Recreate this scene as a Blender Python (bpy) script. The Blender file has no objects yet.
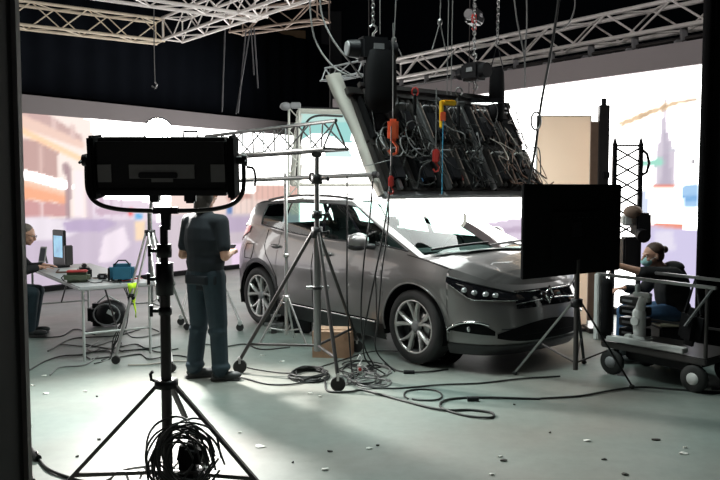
import bpy, bmesh, math, random
import numpy as np
from mathutils import Vector, Matrix, Euler
random.seed(7)
PI = math.pi
S = bpy.context.scene
COL = S.collection

# ------------------------------------------------------------------ camera
CAMH = 1.70
PITCH = math.atan(52/780)
cam_data = bpy.data.cameras.new('camera')
cam_data.sensor_width = 36.0
cam_data.lens = 39.0
cam_data.clip_start = 0.05
cam_data.clip_end = 200
cam = bpy.data.objects.new('camera', cam_data)
cam.location = (0, 0, CAMH)
cam.rotation_euler = (PI/2 - PITCH, 0, 0)
COL.objects.link(cam)
S.camera = cam

# ------------------------------------------------------------------ world, exposure
world = bpy.data.worlds.new('world')
S.world = world
world.use_nodes = True
bg = world.node_tree.nodes['Background']
bg.inputs[0].default_value = (0.75, 0.85, 1.0, 1)
bg.inputs[1].default_value = 0.012
S.view_settings.view_transform = 'Standard'
S.view_settings.look = 'None'
S.view_settings.gamma = 1.0
S.view_settings.exposure = 0.0
S.view_settings.use_curve_mapping = False
SCREEN = 1.0      # gain of the LED walls

def area_lamp(name, loc, target, sx, sy, power, color):
    d = bpy.data.lights.new(name, 'AREA')
    d.shape = 'RECTANGLE'; d.size = sx; d.size_y = sy; d.energy = power; d.color = color
    o = bpy.data.objects.new(name, d); COL.objects.link(o)
    o.location = loc
    o.rotation_euler = (Vector(target)-Vector(loc)).to_track_quat('-Z', 'Y').to_euler()
    return o

# unseen overhead fill lamps, placed to light the floor and trusses (soft, cool)
area_lamp('fill_lamp', (-0.8, 6.6, 5.9), (-0.6, 6.5, 0), 1.8, 1.8, 125, (0.84, 1.0, 0.95)).data.spread = math.radians(100)
area_lamp('fill_lamp', (-3.2, 5.0, 5.9), (-2.2, 8.6, 2.5), 1.2, 1.2, 45, (1.0, 0.95, 0.88))

area_lamp('fill_lamp', (0.8, 7.2, 5.9), (3.2, 13.5, 4.2), 1.2, 0.8, 70, (1.0, 0.96, 0.94))  # added to brighten the long right truss

# ------------------------------------------------------------------ picture geometry
cp, sp_ = math.cos(PITCH), math.sin(PITCH)
def ray(px, py):
    a, b = (px-360)/780, (240-py)/780
    return Vector((a, cp + b*sp_, -sp_ + b*cp))
def at(px, py, Y):
    r = ray(px, py); t = Y/r.y
    return Vector((r.x*t, Y, CAMH + r.z*t))
def at_h(px, py, z=0.0):
    r = ray(px, py); t = (z-CAMH)/r.z
    return Vector((r.x*t, r.y*t, z))
def proj(p):
    x, y, z = p[0], p[1], p[2]-CAMH
    d = y*cp - z*sp_; u = y*sp_ + z*cp
    return 360+780*x/d, 240-780*u/d

# ------------------------------------------------------------------ materials
def lin(c):
    return tuple(((v/12.92) if v <= 0.04045 else ((v+0.055)/1.055)**2.4) for v in c)
def rgb(r, g, b):
    return lin((r/255, g/255, b/255))
_m = {}
def mat(name, col, rough=0.5, metal=0.0, var=0.15, scale=14.0, emit=0.0, coat=0.0, spec=0.5, bump=0.0, trans=0.0, alpha=1.0):
    if name in _m: return _m[name]
    m = bpy.data.materials.new(name); m.use_nodes = True
    nt = m.node_tree; b = nt.nodes['Principled BSDF']
    b.inputs['Roughness'].default_value = rough
    b.inputs['Metallic'].default_value = metal
    b.inputs['Coat Weight'].default_value = coat
    b.inputs['Coat Roughness'].default_value = 0.04
    b.inputs['Specular IOR Level'].default_value = spec
    b.inputs['Alpha'].default_value = alpha
    b.inputs['Transmission Weight'].default_value = trans
    tc = nt.nodes.new('ShaderNodeTexCoord')
    nz = nt.nodes.new('ShaderNodeTexNoise'); nz.inputs['Scale'].default_value = scale; nz.inputs['Detail'].default_value = 3
    nt.links.new(tc.outputs['Object'], nz.inputs['Vector'])
    mx = nt.nodes.new('ShaderNodeMix'); mx.data_type = 'RGBA'
    mx.inputs[6].default_value = (*[v*(1-var) for v in col], 1)
    mx.inputs[7].default_value = (*[min(1, v*(1+var)) for v in col], 1)
    nt.links.new(nz.outputs['Fac'], mx.inputs[0])
    nt.links.new(mx.outputs[2], b.inputs['Base Color'])
    if emit > 0:
        nt.links.new(mx.outputs[2], b.inputs['Emission Color'])
        b.inputs['Emission Strength'].default_value = emit
    if bump > 0:
        bp = nt.nodes.new('ShaderNodeBump'); bp.inputs['Strength'].default_value = bump; bp.inputs['Distance'].default_value = 0.01
        nt.links.new(nz.outputs['Fac'], bp.inputs['Height']); nt.links.new(bp.outputs['Normal'], b.inputs['Normal'])
    _m[name] = m
    return m

BLACK   = mat('black_plastic', (0.010, 0.010, 0.012), 0.45, spec=0.3)
MATTE   = mat('black_matte', (0.007, 0.007, 0.008), 0.85, spec=0.12)
RUBBER  = mat('rubber', (0.018, 0.018, 0.018), 0.7)
CABLE   = mat('cable_rubber', (0.014, 0.015, 0.015), 0.5)
CABLEG  = mat('cable_grey', (0.16, 0.16, 0.16), 0.5)
CABLEW  = mat('cable_pale', (0.45, 0.40, 0.36), 0.5)
CABLEB  = mat('cable_brown', (0.20, 0.11, 0.08), 0.5)
ALU     = mat('aluminium', (0.62, 0.61, 0.60), 0.32, 0.9, 0.08)
ALUW    = mat('truss_aluminium', (0.88, 0.83, 0.80), 0.45, 0.1, 0.06)
ALUY    = mat('truss_warm_aluminium', (0.82, 0.71, 0.56), 0.45, 0.1, 0.12)
STEEL   = mat('steel_tube', (0.34, 0.34, 0.34), 0.3, 0.9, 0.1)
DSTEEL  = mat('dark_steel', (0.07, 0.065, 0.065), 0.35, 0.6, 0.1)
CHROME  = mat('chrome', (0.85, 0.85, 0.86), 0.08, 1.0, 0.03)
GREY    = mat('grey_plastic', (0.25, 0.25, 0.26), 0.5)
LGREY   = mat('light_grey_plastic', (0.55, 0.56, 0.55), 0.45)
RED     = mat('red_plastic', (0.55, 0.05, 0.04), 0.45)
ORANGE  = mat('orange_steel', (0.80, 0.13, 0.05), 0.45)
YELLOW  = mat('yellow_steel', (0.85, 0.50, 0.03), 0.45)
BLUE    = mat('blue_webbing', (0.04, 0.20, 0.38), 0.6)
SKIN    = mat('skin', (0.56, 0.31, 0.22), 0.5, 0, 0.06)
HAIR    = mat('hair', (0.030, 0.022, 0.018), 0.6, 0, 0.3, 60)
HAIRB   = mat('brown_hair', (0.085, 0.05, 0.035), 0.6, 0, 0.3, 60)
CARD    = mat('cardboard', (0.42, 0.25, 0.16), 0.8, 0, 0.15, 20)
WHITE   = mat('white_plastic', (0.8, 0.8, 0.79), 0.45, 0, 0.03)

# ------------------------------------------------------------------ mesh builder
class MB:
    def __init__(s): s.v = []; s.f = []; s.sm = []; s.M = Matrix.Identity(4); s.mi = []; s.cur = 0
    def add(s, vs, fs, smooth=False):
        n = len(s.v); s.v += [tuple(s.M @ Vector(p)) for p in vs]
        s.f += [tuple(i+n for i in f) for f in fs]; s.sm += [smooth]*len(fs); s.mi += [s.cur]*len(fs)
        return s
    def box(s, c, d, R=None, bev=0.0):
        bm = bmesh.new(); bmesh.ops.create_cube(bm, size=1.0)
        bmesh.ops.scale(bm, vec=d, verts=bm.verts)
        if bev > 0: bmesh.ops.bevel(bm, geom=bm.edges[:], offset=min(bev, 0.45*min(d)), segments=2, affect='EDGES')
        m = Matrix.Translation(c) @ (R.to_4x4() if R is not None else Matrix.Identity(4))
        bmesh.ops.transform(bm, matrix=m, verts=bm.verts)
        bm.verts.index_update()
        s.add([v.co for v in bm.verts], [[v.index for v in f.verts] for f in bm.faces]); bm.free(); return s
    def bar(s, a, b, w, h, bev=0.0, up=(0, 0, 1)):
        a, b = Vector(a), Vector(b); d = b-a; L = d.length; y = d/L
        u = Vector(up)
        if abs(y.dot(u)) > 0.98: u = Vector((1, 0, 0))
        x = y.cross(u).normalized(); z = x.cross(y)
        return s.box((a+b)/2, (w, L, h), Matrix((x, y, z)).transposed(), bev)
    def tube(s, pts, r, seg=8, closed=False, caps=True):
        P = [Vector(p) for p in pts]; n = len(P)
        rr = r if isinstance(r, (list, tuple)) else [r]*n
        T = []
        for i in range(n):
            if closed: t = P[(i+1) % n]-P[i-1]
            else: t = P[min(i+1, n-1)]-P[max(i-1, 0)]
            T.append(t.normalized() if t.length > 1e-9 else Vector((0, 0, 1)))
        u = T[0].orthogonal().normalized(); vs = []
        for i in range(n):
            u = (u - T[i]*u.dot(T[i]))
            if u.length < 1e-6: u = T[i].orthogonal()
            u.normalize(); w = T[i].cross(u)
            for k in range(seg):
                a = 2*PI*k/seg; vs.append(P[i] + (u*math.cos(a)+w*math.sin(a))*rr[i])
        fs = []
        m = n if closed else n-1
        for i in range(m):
            j = (i+1) % n
            for k in range(seg):
                l = (k+1) % seg
                fs.append((i*seg+k, i*seg+l, j*seg+l, j*seg+k))
        s.add(vs, fs, True)
        if caps and not closed:
            s.add(vs[:seg], [tuple(range(seg))[::-1]]); s.add(vs[-seg:], [tuple(range(seg))])
        return s
    def cyl(s, a, b, r0, r1=None, seg=16):
        return s.tube([a, b], [r0, r0 if r1 is None else r1], seg)
    def lathe(s, prof, c=(0, 0, 0), R=None, seg=24):
        # prof: (radius, z)
        m = Matrix.Translation(c) @ (R.to_4x4() if R is not None else Matrix.Identity(4))
        vs = []
        for (r, z) in prof:
            for k in range(seg):
                a = 2*PI*k/seg; vs.append(m @ Vector((r*math.cos(a), r*math.sin(a), z)))
        fs = []
        for i in range(len(prof)-1):
            for k in range(seg):
                l = (k+1) % seg; fs.append((i*seg+k, i*seg+l, (i+1)*seg+l, (i+1)*seg+k))
        return s.add(vs, fs, True)
    def ball(s, c, d, R=None, seg=16):
        rings = seg//2
        pr = [(max(1e-4, math.sin(PI*i/rings)), -math.cos(PI*i/rings)) for i in range(rings+1)]
        m = Matrix.Translation(c) @ (R.to_4x4() if R is not None else Matrix.Identity(4)) @ Matrix.Diagonal((d[0]/2, d[1]/2, d[2]/2, 1))
        o = s.M; s.M = o @ m; s.lathe(pr, seg=seg); s.M = o; return s
    def capsule(s, a, b, ra, rb, seg=14):
        a, b = Vector(a), Vector(b); d = (b-a).normalized(); L = (b-a).length
        pts, rs = [], []
        for i in range(6):
            t = PI/2*i/5; pts.append(a-d*ra*math.cos(t)); rs.append(max(1e-4, ra*math.sin(t)))
        for i in range(6):
            t = PI/2*(1-i/5); pts.append(b+d*rb*math.cos(t)); rs.append(max(1e-4, rb*math.sin(t)))
        return s.tube(pts, rs, seg)
    def quad(s, pts): return s.add(pts, [tuple(range(len(pts)))])
    def grid(s, rows, smooth=True, closed=False):
        n, m = len(rows), len(rows[0]); vs = [p for r in rows for p in r]; fs = []
        for i in range(n-1):
            for j in range(m-1 if not closed else m):
                k = (j+1) % m; fs.append((i*m+j, i*m+k, (i+1)*m+k, (i+1)*m+j))
        return s.add(vs, fs, smooth)
    def mesh(s, name):
        me = bpy.data.meshes.new(name); me.from_pydata(s.v, [], s.f)
        me.polygons.foreach_set('use_smooth', s.sm); me.polygons.foreach_set('material_index', s.mi); me.update(); return me
    def build(s, name, m, parent=None, fix=False):
        me = s.mesh(name)
        if fix:
            bm = bmesh.new(); bm.from_mesh(me); bmesh.ops.remove_doubles(bm, verts=bm.verts, dist=1e-5)
            bmesh.ops.recalc_face_normals(bm, faces=bm.faces); bm.to_mesh(me); bm.free()
        for q in (m if isinstance(m, (list, tuple)) else [m]): me.materials.append(q)
        o = bpy.data.objects.new(name, me); COL.objects.link(o)
        if parent is not None: o.parent = parent
        return o

def tag(o, label=None, cat=None, group=None, kind=None):
    if label: o['label'] = label
    if cat: o['category'] = cat
    if group: o['group'] = group
    if kind: o['kind'] = kind
    return o
def thing(name, label, cat, loc=(0, 0, 0), rz=0.0, group=None):
    o = bpy.data.objects.new(name, None); COL.objects.link(o)
    o.location = loc; o.rotation_euler = (0, 0, rz); o.empty_display_size = 0.1
    return tag(o, label, cat, group)
def struct(mb, name, m): return tag(mb.build(name, m), kind='structure')
def kids(o): return [c for c in bpy.data.objects if c.parent == o]
def copy_tree(o, parent=None):
    c = o.copy(); COL.objects.link(c); c.parent = parent
    for ch in kids(o): copy_tree(ch, c)
    return c
def catmull(pts, n=8, closed=False):
    P = [Vector(p) for p in pts]; out = []; N = len(P)
    for i in range(N if closed else N-1):
        p0 = P[i-1] if (closed or i > 0) else P[0]*2-P[1]
        p1 = P[i]; p2 = P[(i+1) % N]
        p3 = P[(i+2) % N] if (closed or i+2 < N) else P[-1]*2-P[-2]
        for k in range(n):
            t = k/n
            out.append(0.5*((2*p1)+(p2-p0)*t+(2*p0-5*p1+4*p2-p3)*t*t+(3*p1-p0-3*p2+p3)*t**3))
    if not closed: out.append(P[-1])
    return out
# ================================================================== SETTING
def floor_material():
    m = bpy.data.materials.new('studio_floor'); m.use_nodes = True
    nt = m.node_tree; N, L = nt.nodes, nt.links; b = N['Principled BSDF']
    tc = N.new('ShaderNodeTexCoord')
    def noise(scale, detail=4, sx=1, sy=1, rough=0.5):
        mp = N.new('ShaderNodeMapping'); mp.inputs['Scale'].default_value = (sx, sy, 1)
        L.new(tc.outputs['Object'], mp.inputs[0])
        n = N.new('ShaderNodeTexNoise'); n.inputs['Scale'].default_value = scale; n.inputs['Detail'].default_value = detail
        n.inputs['Roughness'].default_value = rough
        L.new(mp.outputs[0], n.inputs['Vector']); return n
    def ramp(n, a, b_, ca, cb):
        r = N.new('ShaderNodeValToRGB'); r.color_ramp.elements[0].position = a; r.color_ramp.elements[1].position = b_
        r.color_ramp.elements[0].color = (*ca, 1); r.color_ramp.elements[1].color = (*cb, 1)
        L.new(n.outputs['Fac'], r.inputs[0]); return r
    big = ramp(noise(0.45, 3), 0.38, 0.62, (0.205, 0.200, 0.180), (0.178, 0.225, 0.208))  # teal and warm tint of the lights put into the floor colour
    fine = ramp(noise(9, 6, rough=0.65), 0.3, 0.75, (0.88, 0.88, 0.88), (1.08, 1.08, 1.08))
    mul = N.new('ShaderNodeMix'); mul.data_type = 'RGBA'; mul.blend_type = 'MULTIPLY'; mul.inputs[0].default_value = 1
    L.new(big.outputs[0], mul.inputs[6]); L.new(fine.outputs[0], mul.inputs[7])
    st = ramp(noise(2.2, 8, 1.0, 3.0, 0.7), 0.64, 0.74, (1, 1, 1), (0.80, 0.80, 0.80))
    m2 = N.new('ShaderNodeMix'); m2.data_type = 'RGBA'; m2.blend_type = 'MULTIPLY'; m2.inputs[0].default_value = 1
    L.new(mul.outputs[2], m2.inputs[6]); L.new(st.outputs[0], m2.inputs[7])
    L.new(m2.outputs[2], b.inputs['Base Color'])
    rr = ramp(noise(1.4, 5), 0.3, 0.7, (0.40,)*3, (0.56,)*3)
    L.new(rr.outputs[0], b.inputs['Roughness'])
    bp = N.new('ShaderNodeBump'); bp.inputs['Strength'].default_value = 0.12; bp.inputs['Distance'].default_value = 0.01
    n2 = noise(5, 4); L.new(n2.outputs['Fac'], bp.inputs['Height']); L.new(bp.outputs[0], b.inputs['Normal'])
    return m
struct(MB().box((0, 9.5, -0.05), (24, 25, 0.1)), 'floor', floor_material())
DARKW = mat('dark_wall', (0.008, 0.010, 0.015), 0.9, 0, 0.35, 0.8, spec=0.05)
GWALL = mat('grey_wall', (0.035, 0.036, 0.042), 0.9, 0, 0.2, 0.8)
struct(MB().box((0, 22.0, 3.5), (24, 0.2, 7.2)), 'wall_back', DARKW)
struct(MB().box((-10.9, 9.5, 3.5), (0.2, 25, 7.2)), 'wall_left', DARKW)
struct(MB().box((10.9, 9.5, 3.5), (0.2, 25, 7.2)), 'wall_right', DARKW)
struct(MB().box((0, 9.5, 7.05), (24, 25, 0.1)), 'ceiling', mat('dark_ceiling', (0.008, 0.008, 0.010), 0.9, spec=0.05))
# paler wall bay high at the back
mb = MB(); a, b_ = at(281, 43, 21.7), at(341, 20, 21.7); c, d = at(341, 104, 21.7), at(281, 104, 21.7)
mb.box(((at(322, 60, 21.7)+at(341, 60, 21.7))/2), (0.55, 0.12, 2.6))
struct(mb, 'trim_1', GWALL)

# near doorway: left jamb that the camera looks past
JW = mat('jamb_paint', (0.030, 0.028, 0.027), 0.7, 0, 0.5, 6)
mb = MB(); mb.box((-1.48, 1.62, 1.75), (1.44, 0.24, 3.6)); mb.box((-0.80, 1.495, 1.75), (0.03, 0.03, 3.6)); mb.box((-0.86, 1.495, 1.75), (0.02, 0.03, 3.6))
struct(mb, 'wall_near_left', JW)
struct(MB().box((-0.7535, 1.732, 1.75), (0.011, 0.02, 3.6)), 'trim_2', mat('jamb_edge', (0.42, 0.38, 0.36), 0.5))

# ---------------- LED walls: the street pictures they show
def screen_material(name):
    m = bpy.data.materials.new(name); m.use_nodes = True
    nt = m.node_tree; N, L = nt.nodes, nt.links; b = N['Principled BSDF']
    b.inputs['Base Color'].default_value = (0.03, 0.03, 0.03, 1); b.inputs['Roughness'].default_value = 0.6
    at_ = N.new('ShaderNodeAttribute'); at_.attribute_name = 'picture'
    L.new(at_.outputs['Color'], b.inputs['Emission Color']); b.inputs['Emission Strength'].default_value = SCREEN
    return m
SCRM = screen_material('led_picture')
def inpoly(x, y, P):
    c = False; j = len(P)-1
    for i in range(len(P)):
        if (P[i][1] > y) != (P[j][1] > y) and x < (P[j][0]-P[i][0])*(y-P[i][1])/(P[j][1]-P[i][1])+P[i][0]: c = not c
        j = i
    return c
def led_screen(name, A, B, ztop, zbot, paint, nrm, parent):
    A, B = Vector(A), Vector(B); L = (B-A).length; nx = int(L/0.045); nz = int((ztop-zbot)/0.035)
    vs, fs, cols = [], [], []
    for j in range(nz+1):
        z = zbot+(ztop-zbot)*j/nz
        for i in range(nx+1):
            p = A.lerp(B, i/nx); p = Vector((p.x, p.y, z)); vs.append(p)
            cols.append((*paint(*proj(p)), 1))
    for j in range(nz):
        for i in range(nx):
            fs.append((j*(nx+1)+i, j*(nx+1)+i+1, (j+1)*(nx+1)+i+1, (j+1)*(nx+1)+i))
    o = MB().add(vs, fs).build(name, SCRM, parent)
    at_ = o.data.color_attributes.new('picture', 'FLOAT_COLOR', 'POINT')
    at_.data.foreach_set('color', [c for q in cols for c in q])
    return o
W = (5.0, 4.95, 4.8)
def soft(polys, x, y, base, r=1.6):
    out = [0, 0, 0]; K = ((0, 0), (r, 0), (-r, 0), (0, r), (0, -r))
    for dx, dy in K:
        c = base
        for col, P in polys:
            if inpoly(x+dx, y+dy, P): c = col
        for k in range(3): out[k] += c[k]/len(K)
    return out
def g(v, *c):  # display colour times gain
    return tuple(q*v for q in rgb(*c))
WALLP = g(1.0, 252, 232, 222)
LEFT = [
 (g(1.0, 252, 236, 228), [(-40, 60), (92, 120), (104, 200), (100, 230), (-40, 260)]),
 (g(1.0, 240, 205, 190), [(-40, 70), (30, 108), (85, 142), (85, 150), (22, 128), (-40, 98)]),
 (g(1.0, 205, 170, 165), [(-40, 60), (45, 112), (82, 136), (82, 141), (30, 118), (-40, 78)]),
 (g(1.1, 248, 205, 165), [(-40, 100), (23, 128), (85, 158), (85, 164), (23, 135), (-40, 112)]),
 (g(1.0, 226, 196, 190), [(52, 118), (57, 119), (57, 130), (52, 128)]),
 (g(1.0, 226, 196, 190), [(70, 124), (75, 126), (75, 140), (70, 137)]),
 (g(1.0, 196, 158, 152), [(-20, 130), (37, 141), (58, 152), (58, 179), (37, 174), (-20, 170)]),
 (g(1.0, 224, 190, 182), [(39, 143), (42, 144), (42, 176), (39, 175)]),
 (W, [(-20, 172), (24, 171), (72, 184), (72, 190), (24, 177), (-20, 176)]),
 (g(1.0, 245, 195, 165), [(-20, 180), (24, 180), (70, 193), (70, 203), (24, 193), (-20, 192)]),
 (g(1.0, 246, 172, 132), [(-20, 186), (24, 186), (68, 197), (69, 204), (24, 199), (-20, 199)]),
 (g(1.0, 205, 150, 150), [(-20, 200), (24, 200), (66, 204), (66, 217), (24, 217), (-20, 217)]),
 (g(1.0, 235, 205, 205), [(40, 202), (43, 202), (43, 217), (40, 217)]),
 (g(1.0, 170, 140, 145), [(63, 163), (67, 162), (71, 168), (71, 222), (66, 222), (66, 176), (63, 172)]),
 (g(1.0, 250, 235, 238), [(74, 170), (84, 170), (84, 222), (74, 222)]),
 (g(1.0, 212, 190, 205), [(86, 190), (92, 190), (92, 228), (86, 228)]),
 (g(1.0, 228, 212, 226), [(92, 197), (140, 199), (158, 204), (158, 222), (92, 222)]),
 (g(1.0, 200, 170, 190), [(96, 208), (128, 208), (128, 214), (96, 214)]),
 (g(1.0, 200, 170, 190), [(100, 196), (103, 196), (103, 216), (100, 216)]),
 (g(1.0, 206, 180, 200), [(111, 198), (113, 198), (113, 216), (111, 216)]),
 (g(1.0, 206, 180, 200), [(120, 196), (122, 196), (122, 216), (120, 216)]),
 (g(1.0, 202, 186, 206), [(-40, 217), (80, 218), (170, 222), (170, 300), (-40, 300)]),
 (g(1.0, 236, 226, 236), [(-40, 217), (45, 217), (95, 226), (60, 240), (-40, 240)]),
 (g(1.0, 186, 166, 200), [(62, 222), (104, 218), (118, 224), (100, 232), (66, 232)]),
 (g(1.0, 240, 226, 238), [(104, 236), (124, 226), (130, 245), (112, 262), (98, 262)]),
 (g(1.0, 240, 70, 70), [(128, 208), (133, 208), (133, 216), (128, 216)]),
 (g(1.0, 70, 170, 225), [(135, 213), (142, 213), (142, 219), (135, 219)]),
 (g(1.0, 245, 215, 180), [(134, 221), (146, 221), (144, 240), (136, 240)]),
 (g(1.0, 238, 214, 205), [(170, 188), (225, 190), (300, 196), (300, 216), (170, 216)]),
 (g(1.0, 205, 160, 150), [(226, 196), (250, 192), (252, 198), (228, 202)]),
 (g(1.0, 232, 190, 178), [(255, 184), (300, 184), (300, 200), (255, 200)]),
 (g(1.0, 204, 190, 200), [(160, 214), (300, 214), (300, 300), (160, 300)]),
 (g(1.0, 188, 170, 196), [(222, 216), (262, 218), (262, 232), (226, 232)]),
 (g(1.0, 240, 215, 240), [(232, 244), (246, 244), (246, 270), (232, 270)]),
 (g(1.0, 90, 130, 190), [(226, 206), (232, 206), (232, 214), (226, 214)]),
]
STREAK = [(g(1.0, 205, 200, 200), [(x, 112), (x+1.6, 112), (x+15, 136), (x+12, 136)]) for x in (112, 119, 127)]
def paint_left(x, y):
    if x < -60: x = -40
    c = soft(LEFT+STREAK, x, y, W)
    if 228 < x < 300 and 184 < y < 214 and (int(x*0.55) % 3 == 0): c = [v*0.86 for v in c]
    f = 1-0.05*(0.5+0.5*math.sin(x*0.35))*(1 if y > 216 else 0)
    return [v*f for v in c]
P0, P1 = at_h(23, 113, 2.9), at_h(285, 135, 2.9)
dl = (P1-P0).normalized(); LA, LB = P0-dl*4.4, P1+dl*2.3
dlh = Vector((dl.x, dl.y, 0)).normalized(); nl = Vector((dlh.y, -dlh.x, 0))  # towards the camera side
Q0, Q1 = at_h(500, 92, 3.2), at_h(700, 65, 3.2)
dr = (Q1-Q0).normalized(); RB = Q1+dr*0.9
k = 0.0
while proj(Q0-dr*k)[0] > 336: k += 0.05
RA = Q0-dr*k
nr = Vector((dr.y, -dr.x, 0))
RIGHT = [
 (g(1.0, 216, 207, 220), [(663, 70), (666, 70), (669, 130), (676, 150), (678, 230), (652, 230), (655, 150), (660, 130)]),
 (g(1.0, 188, 178, 196), [(665, 130), (667, 130), (672, 185), (660, 185)]),
 (g(1.05, 235, 205, 170), [(616, 122), (640, 112), (672, 100), (700, 96), (700, 101), (674, 107), (642, 120), (620, 129)]),
 (g(1.0, 190, 160, 130), [(640, 115), (650, 112), (650, 115), (640, 118)]),
 (g(1.0, 190, 160, 130), [(660, 107), (668, 104), (668, 107), (660, 110)]),
 (g(1.0, 190, 160, 130), [(684, 100), (698, 98), (698, 102), (684, 104)]),
 (g(1.0, 205, 205, 215), [(668, 148), (700, 147), (700, 149), (668, 150)]),
 (g(1.0, 140, 135, 145), [(690, 158), (697, 158), (697, 165), (690, 165)]),
 (g(1.0, 160, 225, 205), [(640, 160), (662, 158), (664, 166), (640, 168)]),
 (g(1.0, 215, 225, 245), [(636, 192), (652, 186), (652, 222), (636, 222)]),
 (g(1.0, 165, 205, 242), [(668, 192), (684, 184), (700, 182), (700, 208), (668, 212)]),
 (g(1.0, 120, 175, 225), [(680, 197), (700, 194), (700, 200), (680, 203)]),
 (W, [(649, 188), (680, 188), (684, 222), (650, 226)]),
 (g(1.0, 240, 130, 100), [(650, 185), (675, 185), (675, 190), (650, 190)]),
 (g(1.0, 240, 140, 110), [(648, 222), (684, 223), (684, 228), (648, 226)]),
 (g(1.0, 208, 200, 232), [(637, 212), (650, 226), (690, 229), (720, 229), (720, 400), (637, 400)]),
 (g(1.0, 228, 222, 240), [(655, 232), (672, 230), (676, 250), (655, 252)]),
 (g(1.0, 220, 205, 225), [(484, 222), (524, 216), (524, 250), (510, 246), (494, 232)]),
 (g(1.0, 190, 170, 195), [(500, 228), (524, 226), (524, 232), (504, 234)]),
]
def paint_right(x, y): return soft(RIGHT, x, y, W)
FASC = mat('fascia_grey', (0.25, 0.222, 0.228), 0.8, 0, 0.05, 2)
def led_wall(label, A, B, nrm, ztop, zf, paint):
    d = (B-A).normalized()
    t = thing('led_wall', label, 'LED wall', (0, 0, 0))
    led_screen('screen', A, B, ztop, 0.08, paint, nrm, t)
    off = -nrm*0.12
    M0 = MB(); M0.bar(Vector((A.x, A.y, ztop/2+0.02))+off, Vector((B.x, B.y, ztop/2+0.02))+off, 0.2, ztop-0.06, up=(0, 0, 1))
    M0.build('cabinet', BLACK, t)
    MB().bar(Vector((A.x, A.y, 0.04)), Vector((B.x, B.y, 0.04)), 0.30, 0.08).build('plinth', MATTE, t)
    zc = (ztop+zf)/2
    MB().bar(Vector((A.x, A.y, zc))+nrm*0.03, Vector((B.x, B.y, zc))+nrm*0.03, 0.10, zf-ztop).build('header_fascia', FASC, t)
    return t
led_wall('long LED wall on the left showing a pinkish street with shopfronts', LA, LB, nl, 2.9, 3.19, paint_left)
led_wall('LED wall behind the car bonnet showing white sky, tower and round kiosk', RA, RB, nr, 3.2, 3.50, paint_right)

# black drapes
def drape(name, label, A, B, z0, z1, amp=0.05, wl=0.22, m=MATTE):
    A, B = Vector(A), Vector(B); L = (B-A).length; n = max(8, int(L/0.04)); d = (B-A).normalized(); nn = Vector((d.y, -d.x, 0)); rows = []
    for z in (z0, (z0+z1)/2, z1):
        r = []
        for i in range(n+1):
            s_ = L*i/n; a = amp*math.sin(2*PI*s_/wl+0.6*math.sin(s_*1.7))
            p = A+d*s_+nn*a; r.append((p.x, p.y, z))
        rows.append(r)
    o = MB().grid(rows).build(name, m)
    sm = o.modifiers.new('s', 'SOLIDIFY'); sm.thickness = 0.006
    return tag(o, label, 'drape')
DR = mat('drape_cloth', (0.006, 0.0075, 0.011), 0.95, 0, 0.2, 3, spec=0.05)
drape('stage_drape', 'black stage drape hanging high above the left LED wall', LA-nl*0.5+Vector((0, 0, 0)), LB-nl*0.5, 3.3, 5.3, 0.03, 0.5, m=DR)
drape('stage_drape', 'tall black drape at the right edge of the set', (3.44, 7.95, 0), (6.4, 8.1, 0), 0.01, 6.2, m=MATTE)
# ================================================================== CAR
PAINT = bpy.data.materials.new('car_paint'); PAINT.use_nodes = True
b = PAINT.node_tree.nodes['Principled BSDF']
_nz = PAINT.node_tree.nodes.new('ShaderNodeTexNoise'); _nz.inputs['Scale'].default_value = 900
_rm = PAINT.node_tree.nodes.new('ShaderNodeValToRGB')
_rm.color_ramp.elements[0].color = (0.185, 0.176, 0.176, 1); _rm.color_ramp.elements[1].color = (0.25, 0.24, 0.238, 1)
PAINT.node_tree.links.new(_nz.outputs['Fac'], _rm.inputs[0]); PAINT.node_tree.links.new(_rm.outputs[0], b.inputs['Base Color'])
b.inputs['Metallic'].default_value = 0.7; b.inputs['Roughness'].default_value = 0.40
b.inputs['Coat Weight'].default_value = 1.0; b.inputs['Coat Roughness'].default_value = 0.03
GLASS = bpy.data.materials.new('car_glass'); GLASS.use_nodes = True
nt = GLASS.node_tree; nt.nodes.remove(nt.nodes['Principled BSDF'])
_tr = nt.nodes.new('ShaderNodeBsdfTransparent'); _gl = nt.nodes.new('ShaderNodeBsdfGlossy'); _gl.inputs['Roughness'].default_value = 0.02
_fr = nt.nodes.new('ShaderNodeFresnel'); _fr.inputs[0].default_value = 1.75
_mx = nt.nodes.new('ShaderNodeMixShader'); _nt = nt.nodes.new('ShaderNodeTexNoise'); _nt.inputs['Scale'].default_value = 2
_rt = nt.nodes.new('ShaderNodeValToRGB'); _rt.color_ramp.elements[0].color = (0.58, 0.76, 0.72, 1); _rt.color_ramp.elements[1].color = (0.64, 0.82, 0.78, 1)
nt.links.new(_nt.outputs['Fac'], _rt.inputs[0]); nt.links.new(_rt.outputs[0], _tr.inputs[0])
nt.links.new(_fr.outputs[0], _mx.inputs[0]); nt.links.new(_tr.outputs[0], _mx.inputs[1]); nt.links.new(_gl.outputs[0], _mx.inputs[2])
nt.links.new(_mx.outputs[0], nt.nodes['Material Output'].inputs[0])
TRIMB = mat('car_black_trim', (0.016, 0.016, 0.018), 0.35, 0, 0.1)
GLOSSB = mat('car_gloss_black', (0.008, 0.008, 0.010), 0.08, 0, 0.1, coat=1.0)
INTER = mat('car_interior', (0.03, 0.03, 0.032), 0.8)
ALLOY = mat('wheel_alloy', (0.62, 0.61, 0.60), 0.25, 0.5, 0.04)
ALLOYD = mat('wheel_dark', (0.015, 0.015, 0.017), 0.6)
TYRE = mat('tyre_rubber', (0.022, 0.022, 0.023), 0.65, bump=0.2, scale=60)
TAIL = mat('tail_lamp_red', (0.80, 0.05, 0.06), 0.3, 0, 0.1)
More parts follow.
